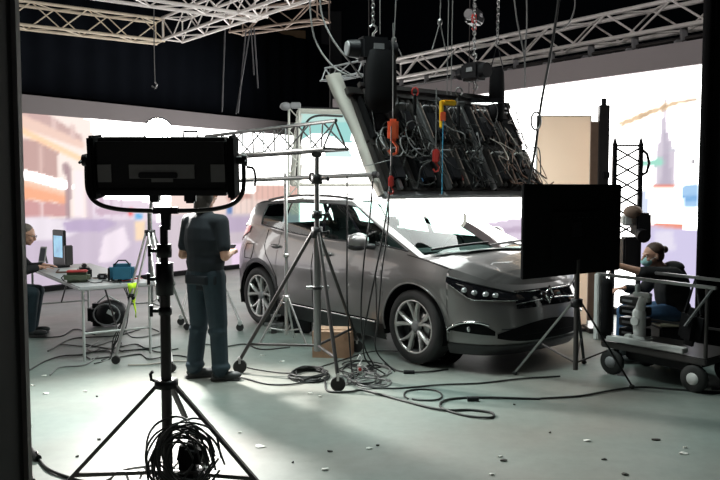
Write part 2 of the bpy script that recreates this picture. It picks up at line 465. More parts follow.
LENS = mat('headlamp_lens', (0.75, 0.78, 0.8), 0.05, 0.6, 0.1)

FW = at_h(423, 363.5); RW = at_h(264, 323.5)
dcar = (FW-RW).normalized(); mid = (FW+RW)/2
YAW = math.atan2(dcar.y, dcar.x)
org = mid + dcar*1.402 + Vector((-dcar.y, dcar.x, 0))*0.80   # front axle centre, on the ground
car = thing('car', 'dark grey metallic people carrier parked under the hanging LED panels', 'car', (org.x, org.y, 0), YAW)
WB = 2.804; RA_ = 0.425; CZ = 0.365; WR = 0.362

def smooth_interp(xs, ys):
    xs = np.array(xs, float); ys = np.array(ys, float)
    o = np.argsort(xs); xs, ys = xs[o], ys[o]
    h = np.diff(xs); dlt = np.diff(ys)/h; m = np.zeros(len(xs)); m[0] = dlt[0]; m[-1] = dlt[-1]
    for i in range(1, len(xs)-1):
        m[i] = 0 if dlt[i-1]*dlt[i] <= 0 else 3*(h[i-1]+h[i])/((2*h[i]+h[i-1])/dlt[i-1]+(h[i]+2*h[i-1])/dlt[i])
    def f(x):
        x = min(max(x, xs[0]), xs[-1]); i = min(max(int(np.searchsorted(xs, x))-1, 0), len(xs)-2)
        t = (x-xs[i])/h[i]
        return float((2*t**3-3*t*t+1)*ys[i]+(t**3-2*t*t+t)*h[i]*m[i]+(-2*t**3+3*t*t)*ys[i+1]+(t**3-t*t)*h[i]*m[i+1])
    return f
OUT = catmull([(0.93, 0, 0), (0.925, 0.25, 0), (0.88, 0.50, 0), (0.77, 0.70, 0), (0.58, 0.83, 0), (0.36, 0.895, 0), (0, 0.925, 0), (-0.5, 0.93, 0), (-1.4, 0.93, 0),
               (-2.3, 0.925, 0), (-2.8, 0.915, 0), (-3.2, 0.88, 0), (-3.45, 0.80, 0), (-3.60, 0.66, 0), (-3.675, 0.40, 0), (-3.69, 0, 0)], 14)
_cum = [0.0]
for i in range(1, len(OUT)): _cum.append(_cum[-1]+(OUT[i]-OUT[i-1]).length)
SL = _cum[-1]
def outl(s):
    s = min(max(s, 0), SL); i = min(max(int(np.searchsorted(_cum, s))-1, 0), len(OUT)-2)
    t = (s-_cum[i])/(_cum[i+1]-_cum[i]); p = OUT[i].lerp(OUT[i+1], t)
    a = OUT[max(i-1, 0)]; c = OUT[min(i+2, len(OUT)-1)]; tg = (c-a).normalized()
    n = Vector((tg.y, -tg.x, 0))
    if n.y < -1e-6 and abs(n.x) < 0.9: n = -n
    return p, n
def s_of_u(u):
    lo, hi = 0.0, SL
    for _ in range(40):
        m = (lo+hi)/2
        if outl(m)[0].x > u: lo = m
        else: hi = m
    return (lo+hi)/2
g_side = smooth_interp([.17, .25, .36, .5, .62, .72, .80, .9, 1.0, 1.1, 1.25], [.085, .05, .025, .012, .011, .005, .0, .012, .035, .065, .12])
g_front = smooth_interp([.17, .25, .38, .5, .6, .7, .78, .84, .95], [.10, .03, 0.0, .005, .015, .045, .09, .15, .30])
g_rear = smooth_interp([.2, .35, .6, .8, 1.0, 1.15, 1.3], [.08, .0, .0, .03, .09, .17, .26])
def inset(n, z):
    return g_side(z)*n.y**2 + g_front(z)*max(n.x, 0)**2 + g_rear(z)*max(-n.x, 0)**2
def P(s, z, off=0.0, side=-1):
    p, n = outl(s); q = p - n*(inset(n, z)-off)
    return Vector((q.x, side*q.y, z))
ztop_u = smooth_interp([.93, .85, .70, .5, .3, .05, -.3, -.8, -1.4, -2.1, -2.7, -3.2, -3.5, -3.7], [.80, .83, .885, .95, 1.00, 1.045, 1.085, 1.105, 1.115, 1.15, 1.21, 1.245, 1.235, 1.20])
def ztop(s): return ztop_u(outl(s)[0].x)
def arch(u):
    for c in (0.0, -WB):
        if abs(u-c) < RA_-1e-6: return CZ+math.sqrt(RA_**2-(u-c)**2)
    return None
def zbot(s):
    u = outl(s)[0].x; a = arch(u); 
    return a if a else 0.20
stations = list(np.linspace(0, SL, 150))
spec = []
for c in (0.0, -WB):
    for t in range(1, 24): spec.append(s_of_u(c+RA_*math.cos(PI*t/24)))
    for e in (1, -1):
        se = s_of_u(c+e*RA_); spec += [se]
stations = sorted(stations+spec)
NZ = 26
def side_col(s, zb=None):
    zb = zbot(s) if zb is None else zb; zt = ztop(s)
    return [P(s, zb+(zt-zb)*j/NZ) for j in range(NZ+1)]
cols = []
ends = set(round(s_of_u(c+e*RA_), 5) for c in (0.0, -WB) for e in (1, -1))
for s in stations:
    if round(s, 5) in ends:
        c1 = side_col(s, 0.20); c2 = side_col(s, CZ)
        u = outl(s)[0].x; front_edge = any(abs(u-(c+RA_)) < 1e-3 for c in (0.0, -WB))
        cols += [c1, c2] if front_edge else [c2, c1]
    else: cols.append(side_col(s))
def mirror(rows): return [[Vector((p[0], -p[1], p[2])) for p in r] for r in rows]
mb = MB(); mb.grid(cols); mb.grid(mirror(cols))
# --- bonnet
s_cowl = s_of_u(0.05)
zc_u = smooth_interp([.86, .75, .6, .4, .22], [.835, .91, .975, 1.055, 1.10])
hr = []
for i in range(41):
    s = s_cowl*i/40; E = P(s, ztop(s)); u_e = E.x
    e0 = P(0, ztop(0)).x; uc = e0+(0.22-e0)*((e0-u_e)/(e0-0.05))**0.92 if i else e0
    C = Vector((uc, 0, zc_u(uc) if i else E.z)); r = []
    for j in range(19):
        f = j/18; p = E.lerp(C, f); bul = (C.z-E.z)*(1-(1-f)**2.3)
        crease = 0.012*math.exp(-((f-0.32)/0.09)**2)*min(1, i/10)
        r.append(Vector((p.x, p.y, E.z+bul+crease)))
    hr.append(r)
mb.grid(hr); mb.grid(mirror(hr))
# --- greenhouse rings
Bp = [(0.22, 0, 1.10), (0.20, -0.35, 1.095), (0.14, -0.62, 1.078), (0.05, -0.79, 1.048)]
Tp = [(-1.12, 0, 1.585), (-1.14, -0.28, 1.58), (-1.18, -0.48, 1.565), (-1.27, -0.60, 1.532)]
def topz(u): return smooth_interp([-1.2, -1.6, -2.1, -2.7, -3.2, -3.42], [1.530, 1.565, 1.570, 1.55, 1.51, 1.49])(u)
topw = smooth_interp([-1.2, -1.6, -2.1, -2.7, -3.2, -3.42], [.595, .635, .645, .625, .585, .56])
# belt for side: t in 0..1
belt_u = smooth_interp([0, .08, .167, .54, .83, 1], [.05, -.72, -1.5, -2.32, -2.88, -3.42])
def belt(t):
    u = belt_u(t); s = s_of_u(u); return P(s, ztop(s), -0.005)
def rail(t):
    u = -1.27+(-3.36+1.27)*t; return Vector((u, -topw(u), topz(u)))
NS = 100
def panel(B, T, bul=0.02, n=10, out=Vector((0, -1, 0.3))):
    r = []
    for j in range(n+1):
        f = j/n; p = Vector(B).lerp(Vector(T), f); r.append(p+out*bul*math.sin(PI*f))
    return r
side_rows = [panel(belt(i/NS), rail(i/NS), 0.03) for i in range(NS+1)]
def sp(i, j):  # point on the side greenhouse at fractional station, height
    i = min(max(i, 0), NS); a = int(min(i, NS-1)); f = i-a; j = min(max(j, 0), 10); c = int(min(j, 9)); h = j-c
    return (side_rows[a][c].lerp(side_rows[a][c+1], h)).lerp(side_rows[a+1][c].lerp(side_rows[a+1][c+1], h), f)
ws = []
Bc = catmull(Bp, 5); Tc = catmull(Tp, 5)
for bb, tt in zip(Bc, Tc): ws.append(panel(bb, tt, 0.035, 12, Vector((0.45, 0, 0.9))))
# rear: from D corner to rear centre
Br = catmull([P(s_of_u(-3.42), ztop_u(-3.42), -0.005), (-3.56, -0.62, 1.20), (-3.62, -0.35, 1.185), (-3.635, 0, 1.18)], 5)
Tr = catmull([rail(1), (-3.42, -0.42, 1.53), (-3.45, -0.2, 1.54), (-3.455, 0, 1.545)], 5)
rear = [panel(a, c, 0.02, 10, Vector((-1, 0, 0.2))) for a, c in zip(Br, Tr)]
for q_ in (rear[:3], [r[:2] for r in rear[2:]], [r[9:] for r in rear[2:]]): mb.grid(q_); mb.grid(mirror(q_))
# lid between rear wall top and rear glass base
sr = [s_of_u(-3.42)+(SL-s_of_u(-3.42))*i/15 for i in range(16)]
lid = [[P(s, ztop(s)), Br[i]] for i, s in enumerate(sr)]
mb.grid(lid); mb.grid(mirror(lid))
# roof
roof = []
for k in range(31):
    f = k/30
    E = rail(f) if f <= 1 else None
    uc = -1.12+(-3.455+1.12)*f; zc = smooth_interp([-1.12, -1.5, -2.1, -2.8, -3.46], [1.585, 1.62, 1.63, 1.60, 1.525])(uc); C = Vector((uc, 0, zc))
    r = []
    for j in range(13):
        h = j/12; p = E.lerp(C, h); r.append(Vector((p.x, p.y, E.z+(C.z-E.z)*(1-(1-h)**2.2))))
    roof.append(r)
# panoramic glass roof panel in front part, paint elsewhere
mb.grid(roof); mb.grid(mirror(roof))
# fill windscreen-corner between Tp and roof row 0
fr = [[Tc[i], roof[0][12-int(round(12*i/(len(Tc)-1)))]] for i in range(len(Tc))]
mb.grid(fr); mb.grid(mirror(fr))
# pillars: A (between windscreen edge and side glass), strips on side greenhouse
def side_patch(i0, i1, j0, j1, off=0.0, m_=mb, sides=(-1, 1), n=6, k=4, lean0=0.0, lean1=0.0):
    rows = []
    for a in range(n+1):
        r = []
        for c in range(k+1):
            j = j0+(j1-j0)*c/k; i = (i0+lean0*j/10)+((i1+lean1*j/10)-(i0+lean0*j/10))*a/n
            r.append(sp(i, j)+Vector((0, -1, 0.35)).normalized()*off)
        rows.append(r)
    if -1 in sides: m_.grid(rows)
    if 1 in sides: m_.grid(mirror(rows))
side_patch(0, 100, 9.0, 10, n=100)          # cant rail
side_patch(0, 100, 0, 0.5, n=100)           # belt strip
side_patch(0, 1.0, 0.5, 9.0, n=3, k=12)         # A pillar
side_patch(84, 100, 0.5, 9.0, n=8, k=12, lean0=-3)   # D pillar
apil = [[ws[-1][j], side_rows[0][min(10, int(j*10/12))]] for j in range(13)]
mb.grid([[p for p in r] for r in apil]); mb.grid(mirror(apil))
body = mb.build('body', PAINT, car, fix=False)
body.data.materials.clear(); body.data.materials.append(PAINT)

# windscreen, side glass, rear glass
m2 = MB(); m2.grid(ws[:]); m2.grid(mirror(ws)); m2.build('windscreen', GLASS, car)
m2 = MB(); rg = [r[1:10] for r in rear[2:]]; m2.grid(rg); m2.grid(mirror(rg)); m2.build('rear_window', GLASS, car)
for a, c in ((1.0, 7.6), (8.4, 16.5), (18.8, 53), (55, 84)):
    for sd in (-1, 1):
        m2 = MB(); side_patch(a, c, 0.5, 9.0, -0.004, m2, (sd,), n=14, k=10, lean1=(-3 if c == 84 else 0)); m2.build('side_window', GLASS, car)
for a, c in ((7.6, 8.4), (16.5, 18.8), (53, 55)):
    for sd in (-1, 1):
        m2 = MB(); side_patch(a, c, 0.5, 9.0, 0.0, m2, (sd,), k=10); m2.build('window_pillar', GLOSSB, car)
# chrome-dark window surround
for sd in (-1, 1):
    m2 = MB()
    path = [sp(i, 0.5) for i in np.linspace(1, 84, 84)]+[sp(84-3*j/10, j) for j in np.linspace(0.5, 9, 12)]+[sp(i, 9.0) for i in np.linspace(81.2, 1, 50)]+[sp(1, j) for j in np.linspace(9, 0.6, 8)]
    if sd == 1: path = [Vector((p.x, -p.y, p.z)) for p in path]
    m2.tube(path, 0.009, 6, closed=True); m2.build('window_surround', CHROME if False else TRIMB, car)
# cowl / wiper panel
m2 = MB(); rows = [[Bc[i]+Vector((0.0, 0, -0.006)), Bc[i]+Vector((0.085, 0, -0.002))] for i in range(len(Bc))]
m2.grid(rows); m2.grid(mirror(rows)); m2.build('cowl', TRIMB, car)
for v0, v1 in ((-0.72, -0.02), (0.0, 0.62)):
    w = MB(); pts = [(0.20-0.10*abs(t*v1+(1-t)*v0)/0.7-0.03, t*v1+(1-t)*v0, 1.120-0.02*abs(t*v1+(1-t)*v0)+0.03*math.sin(PI*t*0.5)) for t in np.linspace(0, 1, 8)]
    w.tube(pts, 0.012, 6); w.build('wiper', TRIMB, car)
# roof rails, aerial fin, glass roof
for sd in (-1, 1):
    m2 = MB(); pts = [(u, sd*(topw(u)-0.05), topz(u)+0.028+0.018*math.sin(PI*(u+1.35)/(-1.75))) for u in np.linspace(-1.35, -3.1, 16)]
    m2.tube(pts, 0.014, 8); m2.build('roof_rail', DSTEEL, car)
m2 = MB()
rows = [[p+Vector((0, 0, 0.004)) for p in r[3:]] for r in roof[2:18]]
m2.grid(rows); m2.grid(mirror(rows)); m2.build('glass_roof', GLOSSB, car)
# spoiler
m2 = MB(); rows = []
for f in np.linspace(-1, 1, 17):
    e = 1-0.10*abs(f)**3
    rows.append([Vector((-3.12*e-0.0, f*0.60, 1.535-0.03*abs(f)**2)), Vector((-3.58*e-0.0, f*0.60, 1.515-0.03*abs(f)**2)), Vector((-3.59*e, f*0.60, 1.515-0.03*abs(f)**2)), Vector((-3.36*e, f*0.57, 1.50-0.03*abs(f)**2))])
m2.grid(rows, closed=True); m2.build('spoiler', TRIMB, car)

# patches that follow the lower body skin
def patch(s0, s1, zlo, zhi, off, sides=(-1, 1), n=20, k=6, m_=None):
    m_ = m_ or MB(); rows = []
    for a in range(n+1):
        s = s0+(s1-s0)*a/n; f = a/n; lo = zlo(f) if callable(zlo) else zlo; hi = zhi(f) if callable(zhi) else zhi
        rows.append([P(s, lo+(hi-lo)*c/k, off) for c in range(k+1)])
    if -1 in sides: m_.grid(rows)
    if 1 in sides: m_.grid(mirror(rows))
    return m_
def line(path, r, side, m_=None):
    m_ = m_ or MB(); pts = [P(s, z, r*0.35, side) for s, z in path]; m_.tube(pts, r, 6); return m_
U = s_of_u
# sill cladding and chrome strip
m2 = MB(); patch(U(-RA_-0.0), U(-WB+RA_), 0.17, 0.335, 0.012, m_=m2, n=30); patch(0, U(RA_), 0.17, 0.27, 0.012, m_=m2, n=30); patch(U(-WB-RA_), SL, 0.2, 0.36, 0.012, m_=m2, n=30)
m2.build('sill_cladding', TRIMB, car)
for sd in (-1, 1):
    line([(U(u), 0.345) for u in np.linspace(-0.55, -2.25, 20)], 0.012, sd).build('sill_strip', CHROME, car)
# arches
for c in (0.0, -WB):
    for sd in (-1, 1):
        m2 = MB(); pts = []; rows = []
        for t in range(29):
            a = -0.18+(PI+0.36)*t/28; u = c+RA_*math.cos(a); z = CZ+RA_*math.sin(a); 
            o = P(U(u), max(z, 0.2), 0.0, sd); pts.append(Vector((u, o.y, z)))
            u2 = c+(RA_+0.05)*math.cos(a); z2 = CZ+(RA_+0.05)*math.sin(a); o2 = P(U(u2), max(z2, 0.2), 0.004, sd)
            rows.append([Vector((u, o.y*1.004, z)), Vector((u2, o2.y, z2)), ])
        m2.grid(rows) if c < 0 or True else None
        m2.tube(pts, 0.010, 6)
        m2.build('wheel_arch', TRIMB if c < 0 else PAINT, car)
        w = MB(); rows = []
        for t in range(25):
            a = -0.3+(PI+0.6)*t/24; rows.append([Vector((c+RA_*math.cos(a), sd*0.91, CZ+RA_*math.sin(a))), Vector((c+RA_*math.cos(a), sd*0.55, CZ+RA_*math.sin(a)))])
        w.grid(rows); w.add([Vector((c+RA_*math.cos(PI*2*t/24), sd*0.55, CZ+RA_*math.sin(PI*2*t/24))) for t in range(24)], [tuple(range(24))])
        w.build('wheel_well', MATTE, car)
# floor pan
MB().box((-1.4, 0, 0.24), (4.4, 1.10, 0.08)).build('floor_pan', MATTE, car)
# door shut lines
m2 = MB()
def shut(path, sd): line(path, 0.0045, sd, m2)
for sd in (-1, 1):
    shut([(U(-0.52), z) for z in np.linspace(0.36, 1.0, 10)]+[(U(-0.50), 1.08)], sd)
    shut([(U(-1.60-0.04*math.sin(z*2)), z) for z in np.linspace(0.36, 1.11, 12)], sd)
    shut([(U(u), z) for u, z in [(-2.36, .36), (-2.36, .5), (-2.40, .66), (-2.50, .80), (-2.62, .90), (-2.68, 1.0), (-2.68, 1.19)]], sd)
    shut([(U(-0.52-1.84*t), 0.36) for t in np.linspace(0, 1, 20)], sd)
    shut([(U(u), z) for u, z in [(-2.95, 1.0), (-3.15, 1.0), (-3.18, .9), (-3.15, .82), (-2.97, .82), (-2.94, .9), (-2.95, 1.0)]] if sd == -1 else [(U(-0.52), .4), (U(-0.52), .5)], sd)
m2.build('shut_line', MATTE, car)
# flank creases
for sd in (-1, 1):
    line([(U(u), ztop_u(u)-0.012) for u in np.linspace(0.45, -0.1, 20)], 0.004, sd).build('bonnet_gap', MATTE, car)
# door handles
for u in (-1.38, -2.42):
    for sd in (-1, 1):
        h = MB(); c0 = P(U(u), 0.985 if u > -2 else 1.01, 0.022, sd)
        h.ball(c0, (0.21, 0.045, 0.045)); 
        h.build('door_handle', PAINT, car)
        cup = MB(); cup.ball(P(U(u), 0.965 if u > -2 else 0.99, -0.003, sd), (0.19, 0.016, 0.065)); cup.build('handle_recess', TRIMB, car)
# mirrors
for sd in (-1, 1):
    q = MB(); c0 = Vector((-0.66, sd*1.04, 1.165))
    q.ball(c0, (0.17, 0.25, 0.17)); q.ball(c0+Vector((-0.02, sd*-0.02, 0)), (0.13, 0.26, 0.16))
    mo = q.build('wing_mirror', PAINT, car)
    q = MB(); q.ball(c0+Vector((-0.01, 0, -0.055)), (0.165, 0.25, 0.09)); q.capsule((-0.62, sd*0.88, 1.10), (-0.64, sd*1.0, 1.115), 0.03, 0.03); q.build('mirror_base', TRIMB, mo)
    q = MB(); q.box(c0+Vector((-0.083, sd*-0.01, 0.0)), (0.008, 0.20, 0.12), bev=0.003); q.build('mirror_glass', CHROME, mo)
# tail lamps
for sd in (-1, 1):
    m2 = MB(); s0, s1 = U(-3.16), U(-3.62)
    patch(s0, s1, lambda f: 1.15-0.20*f, lambda f: 1.225-0.02*f, 0.012, (sd,), m_=m2)
    m2.build('tail_lamp', TAIL, car)
# headlamps: outer housing with lamps inside
s_in, s_out = 0.42, U(0.42)
for sd in (-1, 1):
    lo = lambda f: 0.670+0.02*f+0.15*max(0, f-0.66)*2.9
    hi = lambda f: 0.745+0.150*f**1.0
    hd = patch(s_in, s_out, lo, hi, 0.006, (sd,), n=24).build('headlamp', GLOSSB, car)
    for f0, f1 in ((0.28, 0.36), (0.42, 0.50), (0.56, 0.66), (0.70, 0.78)):
        s0 = s_in+(s_out-s_in)*f0; s1 = s_in+(s_out-s_in)*f1; z0, z1 = (lo(f0)+0.025), (hi(f0)-0.03)
        q = MB(); q.ball(P((s0+s1)/2, (z0+z1)/2, 0.0, sd), (0.05, 0.075, 0.05)); q.build('lamp_unit', LENS, hd)
    q = MB(); pts = [P(s_in+(s_out-s_in)*f, lo(f)+0.008, 0.008, sd) for f in np.linspace(0, 0.95, 16)]; q.tube(pts, 0.007, 6); q.build('lamp_trim', CHROME, hd)
    q = MB(); pts = [P(s_in+(s_out-s_in)*f, hi(f)-0.004, 0.008, sd) for f in np.linspace(0.0, 1, 16)]; q.tube(pts, 0.006, 6); q.build('lamp_rim', TRIMB, hd)
# upper grille
patch(0, s_in+0.02, 0.60, 0.76, 0.005, n=20).build('grille', GLOSSB, car)
for z in (0.745, 0.665):
    for sd in (-1, 1): line([(s, z-0.02*(s/0.45)**2*(1 if z < .7 else -0.3)) for s in np.linspace(0.09, s_in+0.02, 14)], 0.009, sd).build('grille_bar', CHROME, car)
q = MB(); c0 = P(0, 0.70, 0.03)
dia = [(0, 0, 0.075), (0, 0.055, 0), (0, 0, -0.075), (0, -0.055, 0)]
q.tube([c0+Vector(p) for p in dia], 0.013, 6, closed=True); q.build('emblem', CHROME, car)
# lower intake, fog surrounds
patch(0, 0.64, lambda f: 0.29+0.05*f**3, lambda f: 0.48-0.10*f**2, 0.008, n=20).build('lower_grille', MATTE, car)
m2 = MB()
for z in (0.36, 0.42):
    for sd in (-1, 1): line([(s, z) for s in np.linspace(0, 0.6, 12)], 0.006, sd, m2)
m2.build('intake_bar', TRIMB, car)
for sd in (-1, 1):
    fg = patch(0.66, 1.10, lambda f: 0.365+0.03*f, lambda f: 0.375+0.10*math.sin(PI*(0.10+f*0.86))+0.01*f, 0.007, (sd,), n=16).build('fog_recess', MATTE, car)
    q = MB(); pts = [P(s, z, 0.014, sd) for s, z in [(0.72, .462), (0.80, .482), (0.9, .485), (1.0, .465), (1.07, .435), (1.12, .395), (1.09, .375)]]
    q.tube(catmull(pts, 5), 0.011, 6); q.build('fog_trim', CHROME, fg)
    q = MB(); q.ball(P(0.90, 0.42, -0.004, sd), (0.03, 0.06, 0.06)); q.build('fog_lamp', LENS, fg)
# number plate panel kept blank
# wheels
def make_wheel(c, sd):
    w = thing('wheel', None, None, (c, sd*0.80, CZ)); 
    for k_ in ('label', 'category'):
        if k_ in w: del w[k_]
    w.parent = car
    R = Matrix.Rotation(PI/2*(1 if sd < 0 else -1), 3, 'X')  # local z -> outwards
    t = MB(); pr = [(0.262, -0.10), (0.30, -0.112), (0.335, -0.112), (0.355, -0.095), (WR, -0.06), (WR, 0.055), (0.356, 0.085), (0.335, 0.105), (0.30, 0.110), (0.270, 0.104), (0.258, 0.092)]
    t.lathe(pr, R=R, seg=56)
    t.build('tyre', TYRE, w)
    t = MB(); t.lathe([(0.258, -0.10), (0.235, -0.07), (0.228, 0.04), (0.24, 0.085), (0.262, 0.096), (0.262, 0.089)], R=R, seg=48); t.lathe([(0.235, 0.015), (0.02, 0.015), (0.001, 0.015)], R=R, seg=40)
    t.build('rim', ALLOYD, w)
    t = MB(); t.lathe([(0.262, 0.090), (0.262, 0.102), (0.246, 0.098), (0.243, 0.085)], R=R, seg=48)
    t.build('rim_edge', ALLOY, w)
    for k5 in range(5):
        t = MB(); A = 2*PI*k5/5+0.35
        def pt(r, a, z=0.0):
            v = Vector((r*math.cos(a), r*math.sin(a), z)); return R @ v
        for (a0, a1, w0, w1) in ((0.0, -0.27, 0.038, 0.028), (0.13, 0.31, 0.028, 0.048)):
            n = 6; top, low = [], []
            for q_ in range(n+1):
                f = q_/n; r = 0.045+0.205*f; a = A+a0+(a1-a0)*f**1.1; wd = (w0+(w1-w0)*f)/2/r*1.0
                z = 0.062+0.030*f
                top.append([pt(r, a-wd, z-0.006), pt(r, a-wd*0.4, z+0.008), pt(r, a+wd*0.4, z+0.008), pt(r, a+wd, z-0.006), pt(r, a+wd, z-0.04), pt(r, a-wd, z-0.04)])
            t.grid(top, smooth=False, closed=True)
        t.build('spoke', ALLOY, w)
    t = MB(); t.lathe([(0.06, 0.04), (0.056, 0.07), (0.03, 0.078), (0.001, 0.078)], R=R, seg=24); t.build('hub_cap', GREY, w)
    t = MB(); t.lathe([(0.15, 0.0), (0.15, 0.02), (0.06, 0.022)], R=R, seg=32); t.build('brake_disc', STEEL, w)
    return w
for c in (0.0, -WB):
    for sd in (-1, 1): make_wheel(c, sd)
# interior
q = MB(); q.box((-0.35, 0, 0.95), (0.60, 1.40, 0.22), bev=0.08); q.build('dashboard', INTER, car)
for (u, v) in ((-1.45, -0.37), (-1.45, 0.37), (-2.35, -0.45), (-2.35, 0.0), (-2.35, 0.45)):
    q = MB(); wd = 0.50 if u > -2 else 0.40
    q.box((u+0.12, v, 0.58), (0.50, wd, 0.20), bev=0.06)
    q.box((u-0.20, v, 0.90 if u > -2 else .82), (0.16, wd, 0.62 if u > -2 else 0.5), Matrix.Rotation(-0.25, 3, 'Y'), bev=0.06)
    q.box((u-0.31, v, 1.27 if u > -2 else 1.13), (0.10, 0.25, 0.16), Matrix.Rotation(-0.2, 3, 'Y'), bev=0.04)
    q.build('car_seat', INTER, car)
q = MB(); q.tube([(-0.72+0.06*math.sin(a), 0.37+0.18*math.cos(a), 1.0+0.17*math.sin(a)) for a in np.linspace(0, 2*PI, 24)[:-1]], 0.014, 6, closed=True)
q.bar((-0.72, 0.2, 1.0), (-0.72, 0.54, 1.0), 0.03, 0.03); q.build('steering_wheel', BLACK, car)
# ================================================================== TRUSSES AND HANGING RIG
def truss(label, A, B, size=0.3, bay=0.5, m=ALUW, rc=0.024, rl=0.011, tri=False, group=None, flip=1):
    A, B = Vector(A), Vector(B); t = thing('lighting_truss', label, 'truss', A, 0, group)
    d = B-A; L = d.length; y = d/L; x = y.cross(Vector((0, 0, 1))).normalized(); z = x.cross(y)
    h = size/2
    offs = [x*h+z*h, x*h-z*h, -x*h-z*h, -x*h+z*h] if not tri else [z*h*1.1, x*h-z*h*0.8, -x*h-z*h*0.8]
    for o in offs:
        MB().tube([o, o+y*L], rc, 10).build('chord', m, t)
    n = max(2, round(L/bay)); k_ = len(offs)
    for i in range(k_):
        a, c = offs[i], offs[(i+1) % k_]; lt = MB(); pts = []
        for j in range(n+1):
            pts.append((a if (j+i) % 2 == 0 else c)+y*(L*j/n))
        for j in range(n): lt.tube([pts[j], pts[j+1]], rl, 6, caps=False)
        for e in (0.02, L-0.02): lt.tube([a+y*e, c+y*e], rl*1.2, 6)
        lt.build('lattice', m, t)
    return t
zt = 4.13
a = at_h(22, 29, zt); b_ = at_h(157, 44, zt); d1 = (b_-a).normalized()
near = Vector((d1.y, -d1.x, 0))
C0 = a - d1*1.6 + near*0.175 + Vector((0, 0, 0.175)); C1 = b_ + near*0.175 + Vector((0, 0, 0.175))
truss('overhead truss at the upper left running along above the drape', C0, C1, 0.35, 0.42, ALUY)
a2 = at_h(182, 42, zt); b2 = at_h(309, 0, zt); d2 = (b2-a2).normalized(); n2 = Vector((-d2.y, d2.x, 0))
if n2.y > 0: n2 = -n2
off2 = n2*0.175
E0 = a2+off2+Vector((0, 0, .175)); E1 = b2+off2+d2*1.2+Vector((0, 0, .175))
truss('bright overhead truss coming forward from the corner at upper left', E0, E1, 0.35, 0.42, ALUW)
a3 = at_h(262, 19, zt); b3 = a3-d1*4.0
truss('overhead truss crossing nearest the camera at the top left', b3+Vector((0, 0, .175)), a3+Vector((0, 0, .175)), 0.35, 0.42, ALUW)
a4, b4 = at_h(255, 30, 4.3), at_h(318, 23, 4.3)
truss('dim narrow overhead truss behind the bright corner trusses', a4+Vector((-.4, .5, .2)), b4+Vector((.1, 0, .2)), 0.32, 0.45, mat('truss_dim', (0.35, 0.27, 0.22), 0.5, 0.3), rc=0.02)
a5, b5 = at_h(386, 80, 4.05), at_h(707, 21, 4.05); d5 = (b5-a5).normalized(); n5 = Vector((-d5.y, d5.x, 0))
if n5.y < 0: n5 = -n5
r5 = truss('long overhead truss above the right LED wall', a5+n5*0.2+Vector((0, 0, .2)), b5+n5*0.2+d5*0.0+Vector((0, 0, .2)), 0.40, 0.55, ALUW, 0.036, 0.018)
# small stub truss left of the array
truss('short truss end showing left of the big chain hoist', at(325, 76, 8.6), at(364, 68, 8.2), 0.15, 0.2, GREY, 0.010, 0.006, tri=True)
# dark pipes under the long truss
for dz, dn, nm in ((-0.17, 0.1, 'dark pipe hanging just under the long right truss'), (-0.36, -0.05, 'lower dark pipe with clamps under the right truss')):
    t = thing('drape_pipe', nm, 'pipe', a5+n5*dn+Vector((0, 0, dz)))
    L5 = (b5-a5).length
    MB().tube([-d5*1.0, d5*L5], 0.032, 8).build('tube', DSTEEL, t)
    for i in range(9):
        q = d5*(L5*(i+0.5)/9); MB().box(q+Vector((0, 0, 0.06)), (0.09, 0.09, 0.18), bev=0.01).build('clamp', GREY, t)
# black valance with gear hanging behind the fascia
for i in range(14):
    q = a5+d5*(0.25+i*0.50)+n5*0.15+Vector((0, 0, -0.30)); hgt = random.choice((0.12, 0.18, 0.22))
    t = thing('connector_box', 'dark connector box hanging under the long right truss', 'connector box', q, math.atan2(d5.y, d5.x), 'connector boxes under the long right truss')
    MB().box((0, 0, -hgt/2), (0.30, 0.12, hgt), bev=0.01).build('box', random.choice((BLACK, BLACK, DSTEEL, GREY)), t)
    MB().tube([(0, 0, 0), (0, 0, 0.16)], 0.02, 6).build('hook', DSTEEL, t)

# wooden board far up
o = MB().box(at(292, 37, 21.87), (0.75, 0.05, 0.34)).build('ply_board', mat('ply', (0.30, 0.19, 0.10), 0.7)); tag(o, 'small brown board fixed high on the dark back wall', 'board')

